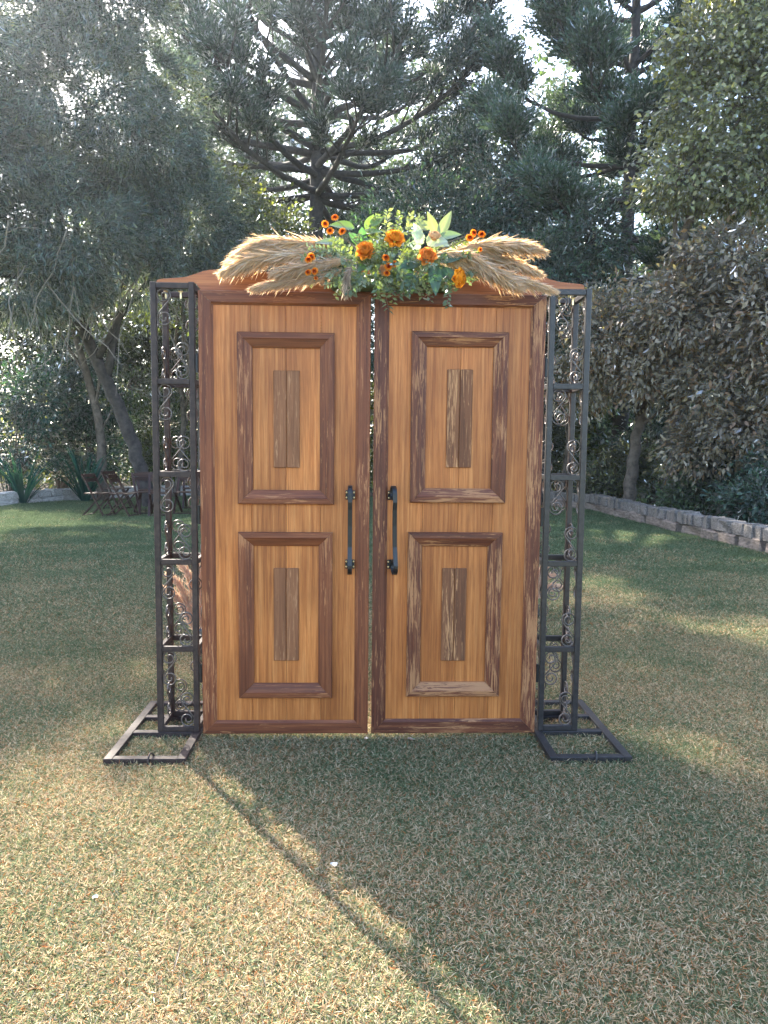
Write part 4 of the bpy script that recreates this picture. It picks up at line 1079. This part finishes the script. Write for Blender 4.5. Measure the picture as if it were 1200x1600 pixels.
for (x, y), top, rr, lab, sd in st:
    tree('slender_tree', lab, [(x, y, -0.1), (x * 0.7 + top[0] * 0.3 + 0.1, y, 1.6), (x * 0.35 + top[0] * 0.65 - 0.1, y, 3.2), top], rr, rr * 0.5,
         [(0.45, (top[0] + 0.8, y - 0.2, 3.8), 0.04), (0.6, (top[0] - 0.8, y - 0.2, 4.2), 0.04)],
         [(top[0], top[1], top[2], 1.1, 0.9, 0.8), (top[0] + 0.7, y - 0.2, 3.7, 0.7, 0.6, 0.6), (top[0] - 0.7, y, 4.0, 0.7, 0.6, 0.6)],
         90, 30, 0.2, 0.12, 0.05, (0.10, 0.11, 0.06), sd, group='slender trees behind the right wall', twigs=25)

# ------------------------------------------------------------------ undergrowth
def strap_plant(loc, n, L, seed, label, col):
    r = np.random.default_rng(seed); t = empty('strap_leaf_plant', (*loc, 0.0))
    for k in range(n):
        th = r.uniform(0, 6.28); el = rad(r.uniform(48, 84)); LL = L * r.uniform(0.6, 1.1); bend = r.uniform(0.15, 0.9)
        d = np.array((math.cos(th), math.sin(th), 0)); s = np.array((-math.sin(th), math.cos(th), 0))
        V = []; m = 8
        for i in range(m + 1):
            u = i / m; p = d * (LL * u * math.cos(el) + 0.28 * LL * bend * u * u) + UP * (LL * u * math.sin(el) - 0.42 * LL * bend * u ** 2.4) + d * 0.06
            w = 0.032 * (1 - u ** 2.2) + 0.002
            V += [p - s * w, p + UP * 0.004 - np.array((0, 0, 0.012)), p + s * w]
        F = np.array([(i * 3 + j, i * 3 + j + 1, i * 3 + j + 4, i * 3 + j + 3) for i in range(m) for j in range(2)])
        me = fast_mesh('leaf', np.array(V), F, np.tile(np.array(col) * r.uniform(0.6, 1.4), (len(V), 1)))
        link('leaf', me, M['strap'], t)
    tag(t, label, 'plant', 'strap-leaved plants on the left')
strap_plant((-6.75, 14.8), 46, 1.9, 701, 'tall strap-leaved plant behind the low wall, nearest the folding chairs', (0.032, 0.085, 0.07))
strap_plant((-7.9, 14.0), 44, 1.7, 702, 'wide strap-leaved plant behind the low wall at the left edge', (0.03, 0.085, 0.075))
strap_plant((-5.7, 16.9), 30, 1.3, 703, 'small strap-leaved plant behind the chairs, beside the leaning trunk', (0.08, 0.12, 0.05))

def shrub(loc, blobs, ncl, per, L, W, col, seed, label, group, sig=0.13):
    r = np.random.default_rng(seed); base = np.array((*loc, 0.0)); t = empty('leafy_shrub', tuple(base))
    bl = [(b[0] + loc[0], b[1] + loc[1], *b[2:]) for b in blobs]
    pos, out, tone, cc = blob_leaves(bl, ncl, per, sig, r, (0.4, 1.0))
    n = len(pos); pos[:, 2] = np.maximum(pos[:, 2], 0.03)
    cols = np.array(col)[None] * (tone * r.uniform(0.7, 1.3, n))[:, None]
    o = link('foliage', leaves_mesh('foliage', pos - base, out + r.normal(0, 0.6, (n, 3)), UP + r.normal(0, 0.6, (n, 3)), L * r.uniform(0.6, 1.3, n), W * r.uniform(0.7, 1.3, n), cols, 0.12, 0.1), M['leaf'], t); o['kind'] = 'stuff'
    sm_ = MB()
    for c in cc[:22]: sm_.tube(limb_pts((0, 0, -0.03), c - base, r, 0.05, 0.1, 6), np.linspace(0.016, 0.006, 6), 4)
    link('stems', sm_.mesh('stems'), M['bark'], t)['kind'] = 'stuff'
    tag(t, label, 'shrub', group)
sh = [((-8.2, 17.0), [(0, 0, 2.2, 1.3, 0.9, 1.2), (0.5, 0, 3.6, 1.2, 0.8, 0.9)], (0.03, 0.07, 0.058), 'tall dark shrub below the grey conifer at the far left, highest of its row'),
      ((-6.2, 18.6), [(0, 0, 1.6, 1.3, 0.8, 1.3), (0.2, 0, 3.0, 1.1, 0.8, 0.9)], (0.045, 0.085, 0.06), 'dark shrub behind the leaning trunk'),
      ((-4.2, 19.0), [(0, 0, 1.6, 1.3, 0.8, 1.2), (0.2, 0, 2.9, 1.1, 0.8, 0.8)], (0.08, 0.10, 0.05), 'shrub behind the slender trunks, seen through the left iron column'),
      ((5.2, 18.0), [(0, 0, 1.6, 1.3, 0.8, 1.3), (0.3, 0, 3.2, 1.2, 0.8, 0.9)], (0.07, 0.075, 0.045), 'tall brownish shrub behind the far corner of the right wall'),
      ((7.6, 15.6), [(0, 0, 1.6, 1.5, 0.8, 1.5), (0, 0, 3.4, 1.4, 0.8, 1.0)], (0.035, 0.07, 0.054), 'tall dark shrub behind the arching grey-leaved tree'),
      ((-8.9, 15.6), [(0, 0, 1.6, 1.4, 1.0, 1.5), (0.8, -0.2, 2.6, 1.0, 0.8, 1.0)], (0.03, 0.075, 0.06), 'tall dark shrub at the far left edge behind the low wall'),
      ((-7.2, 16.4), [(0, 0, 1.3, 1.2, 0.8, 1.2), (0.3, 0, 2.4, 0.9, 0.7, 0.8)], (0.035, 0.08, 0.058), 'dark shrub behind the strap-leaved plants on the left'),
      ((-5.8, 18.3), [(0, 0, 1.0, 1.2, 0.7, 0.9)], (0.11, 0.14, 0.05), 'sunlit low shrub behind the folding chairs'),
      ((6.7, 11.0), [(0, 0, 0.55, 0.8, 0.6, 0.5), (0.3, 0.1, 1.1, 0.6, 0.5, 0.5)], (0.07, 0.10, 0.05), 'leafy shrub just behind the middle of the right stone wall'),
      ((7.0, 9.0), [(0, 0, 0.5, 0.8, 0.7, 0.5), (0.4, 0.2, 1.1, 0.7, 0.6, 0.6)], (0.045, 0.085, 0.06), 'dark leafy shrub behind the near end of the right stone wall'),
      ((8.4, 10.2), [(0, 0, 1.0, 1.2, 0.9, 1.0), (0.3, 0, 1.9, 0.9, 0.8, 0.7)], (0.035, 0.08, 0.058), 'large dark shrub in deep shade at the right edge'),
      ((5.9, 14.0), [(0, 0, 0.6, 0.7, 0.6, 0.55), (0.5, 0, 1.0, 0.6, 0.5, 0.5)], (0.12, 0.13, 0.07), 'pale leafy shrub behind the far end of the right stone wall'),
      ((9.2, 12.6), [(0, 0, 1.4, 1.6, 0.9, 1.4), (-0.6, 0, 2.6, 1.2, 0.8, 1.0)], (0.03, 0.072, 0.056), 'big dark shrub filling the gap under the right-hand trees'),
      ((3.6, 17.6), [(0, 0, 1.2, 1.3, 0.8, 1.1), (1.0, 0, 1.9, 1.0, 0.7, 0.9)], (0.10, 0.10, 0.055), 'brownish shrub behind the right iron column')]
for k, (loc, bl, col, lab) in enumerate(sh):
    shrub(loc, bl, 260, 26, 0.13, 0.055, col, 720 + k, lab, 'shrubs at the edge of the lawn')

# bare hanging branches at the left
for k, (a, lab) in enumerate((((-5.9, 10.2, 4.9), 'tangle of pale bare twigs hanging below the conifer at the left edge'), ((-4.9, 11.6, 4.6), 'pale bare twigs hanging below the conifer near the leaning trunk'))):
    r = np.random.default_rng(800 + k); base = np.array(a); t = empty('bare_branch', tuple(base))
    for j in range(14):
        q = np.array((r.normal(0, 0.9), r.normal(0, 0.5), -r.uniform(0.5, 2.3)))
        p0 = np.array((r.normal(0, 0.5), r.normal(0, 0.3), r.uniform(0.2, 0.9)))
        lp = limb_pts(p0, q, r, r.uniform(-0.25, 0.25), 0.16, 10)
        link('twig', MB().tube(lp, np.linspace(0.017, 0.005, 10), 4).mesh('twig', True), M['twig'], t)
    tag(t, lab, 'branch', 'bare twigs on the left')

# ------------------------------------------------------------------ far wood that reads as one mass
r = np.random.default_rng(900)
fb = []
for k in range(230):
    x = r.uniform(-26, 26); y = r.uniform(20, 33); hi = 1 - 0.35 * math.exp(-((x + 1.5) / 5) ** 2)
    z = (r.uniform(0.5, 3.2) if k % 2 else r.uniform(2.5, 8.0)) * hi
    if k % 6 == 0 and x < -3: z += 2.5
    s = r.uniform(1.1, 2.3)
    fb.append((x, y, z, s * 1.2, s, s))
for k in range(120):                                   # taller far crowns that close the view between the pines
    x = r.uniform(-11, 17); y = r.uniform(25.5, 34); z = r.uniform(8.0, 16.0) * (1 - 0.25 * (abs(x - 2) > 9)); s = r.uniform(1.2, 2.2)
    fb.append((x, y, z, s * 1.15, s, s))
pos, out, tone, cc = blob_leaves(fb, 6300, 30, 0.44, r, (0.35, 1.0))
pos[:, 2] = np.maximum(pos[:, 2], 0.05); n = len(pos)
mixv = r.uniform(0, 1, (n, 1)); hi_ = (pos[:, 2:3] > 7.5); cols = (np.array((0.06, 0.095, 0.055)) * (1 - mixv) + np.where(hi_, np.array((0.055, 0.09, 0.066)), np.array((0.19, 0.20, 0.075))) * mixv) * (tone * r.uniform(0.7, 1.3, n))[:, None]
tag(link('background_woodland', leaves_mesh('background_woodland', pos, out + r.normal(0, 0.6, (n, 3)) - UP * 0.2, UP * 0.6 + r.normal(0, 0.6, (n, 3)), 0.30 * r.uniform(0.6, 1.3, n), 0.145 * r.uniform(0.7, 1.3, n), cols, 0.12, 0.1), M['leaf']),
    'sunlit far woodland behind the trees around the clearing', 'woodland', kind='stuff')

# ------------------------------------------------------------------ added volume imitating the lens flare veil, glowing towards the sun
hm = bpy.data.materials.new('glare_veil_volume'); hm.use_nodes = True
hn = hm.node_tree; hn.nodes.remove(hn.nodes['Principled BSDF'])
pv = hn.nodes.new('ShaderNodeVolumePrincipled'); pv.inputs['Density'].default_value = 0.00065; pv.inputs['Anisotropy'].default_value = 0.75
pv.inputs['Color'].default_value = (0.78, 0.89, 1.0, 1)
hn.links.new(pv.outputs[0], hn.nodes['Material Output'].inputs['Volume'])
tag(link('glare_veil', MB().box((-320, -140, -1.0), (320, 420, 19.0)).mesh('glare_veil'), hm), 'thin bright veil added over the clearing to imitate lens glare', 'glare_veil', kind='stuff')

# ------------------------------------------------------------------ small things on the grass
def scrap(name, loc, rz, L, W, mat, label, cat, group=None, tilt=0.2):
    V = []; m = 4
    for i in range(m + 1):
        u = i / m; w = W * 0.5 * max(0.12, math.sin(math.pi * (0.08 + 0.86 * u)))
        V += [(L * (u - .5), -w, 0.006 + tilt * L * (u - 0.5) ** 2), (L * (u - .5), 0, tilt * L * (u - 0.5) ** 2), (L * (u - .5), w, 0.006 + tilt * L * (u - 0.5) ** 2)]
    F = np.array([(i * 3 + j, i * 3 + j + 1, i * 3 + j + 4, i * 3 + j + 3) for i in range(m) for j in range(2)])
    me = fast_mesh(name, np.array(V), F, np.tile(np.array((0.10, 0.2, 0.06)), (len(V), 1)))
    o = link(name, me, mat); o.location = loc; o.rotation_euler = (0.1, 0.15, rz)
    tag(o, label, cat, group)
scrap('fallen_leaf', (0.20, -0.06, 0.022), 0.4, 0.040, 0.026, M['garnish'], 'small green leaf fallen on the grass under the right door leaf', 'leaf')
scrap('fallen_leaf', (-0.02, -0.05, 0.022), 1.2, 0.036, 0.022, M['garnish'], 'small green leaf fallen on the grass under the gap between the door leaves', 'leaf')
scrap('fallen_petal', (-0.14, -1.16, 0.03), 0.3, 0.026, 0.022, M['white'], 'pale petal on the grass at the edge of the column shadow', 'petal', tilt=0.6)
scrap('fallen_petal', (-0.88, -1.33, 0.03), 1.3, 0.022, 0.018, M['white'], 'pale petal on the sunlit grass at the left', 'petal', tilt=0.6)
scrap('dry_straw', (-0.555, -1.62, 0.035), rad(96), 0.17, 0.005, M['twig'], 'single long dry straw lying on the sunlit grass', 'straw', tilt=0.1)
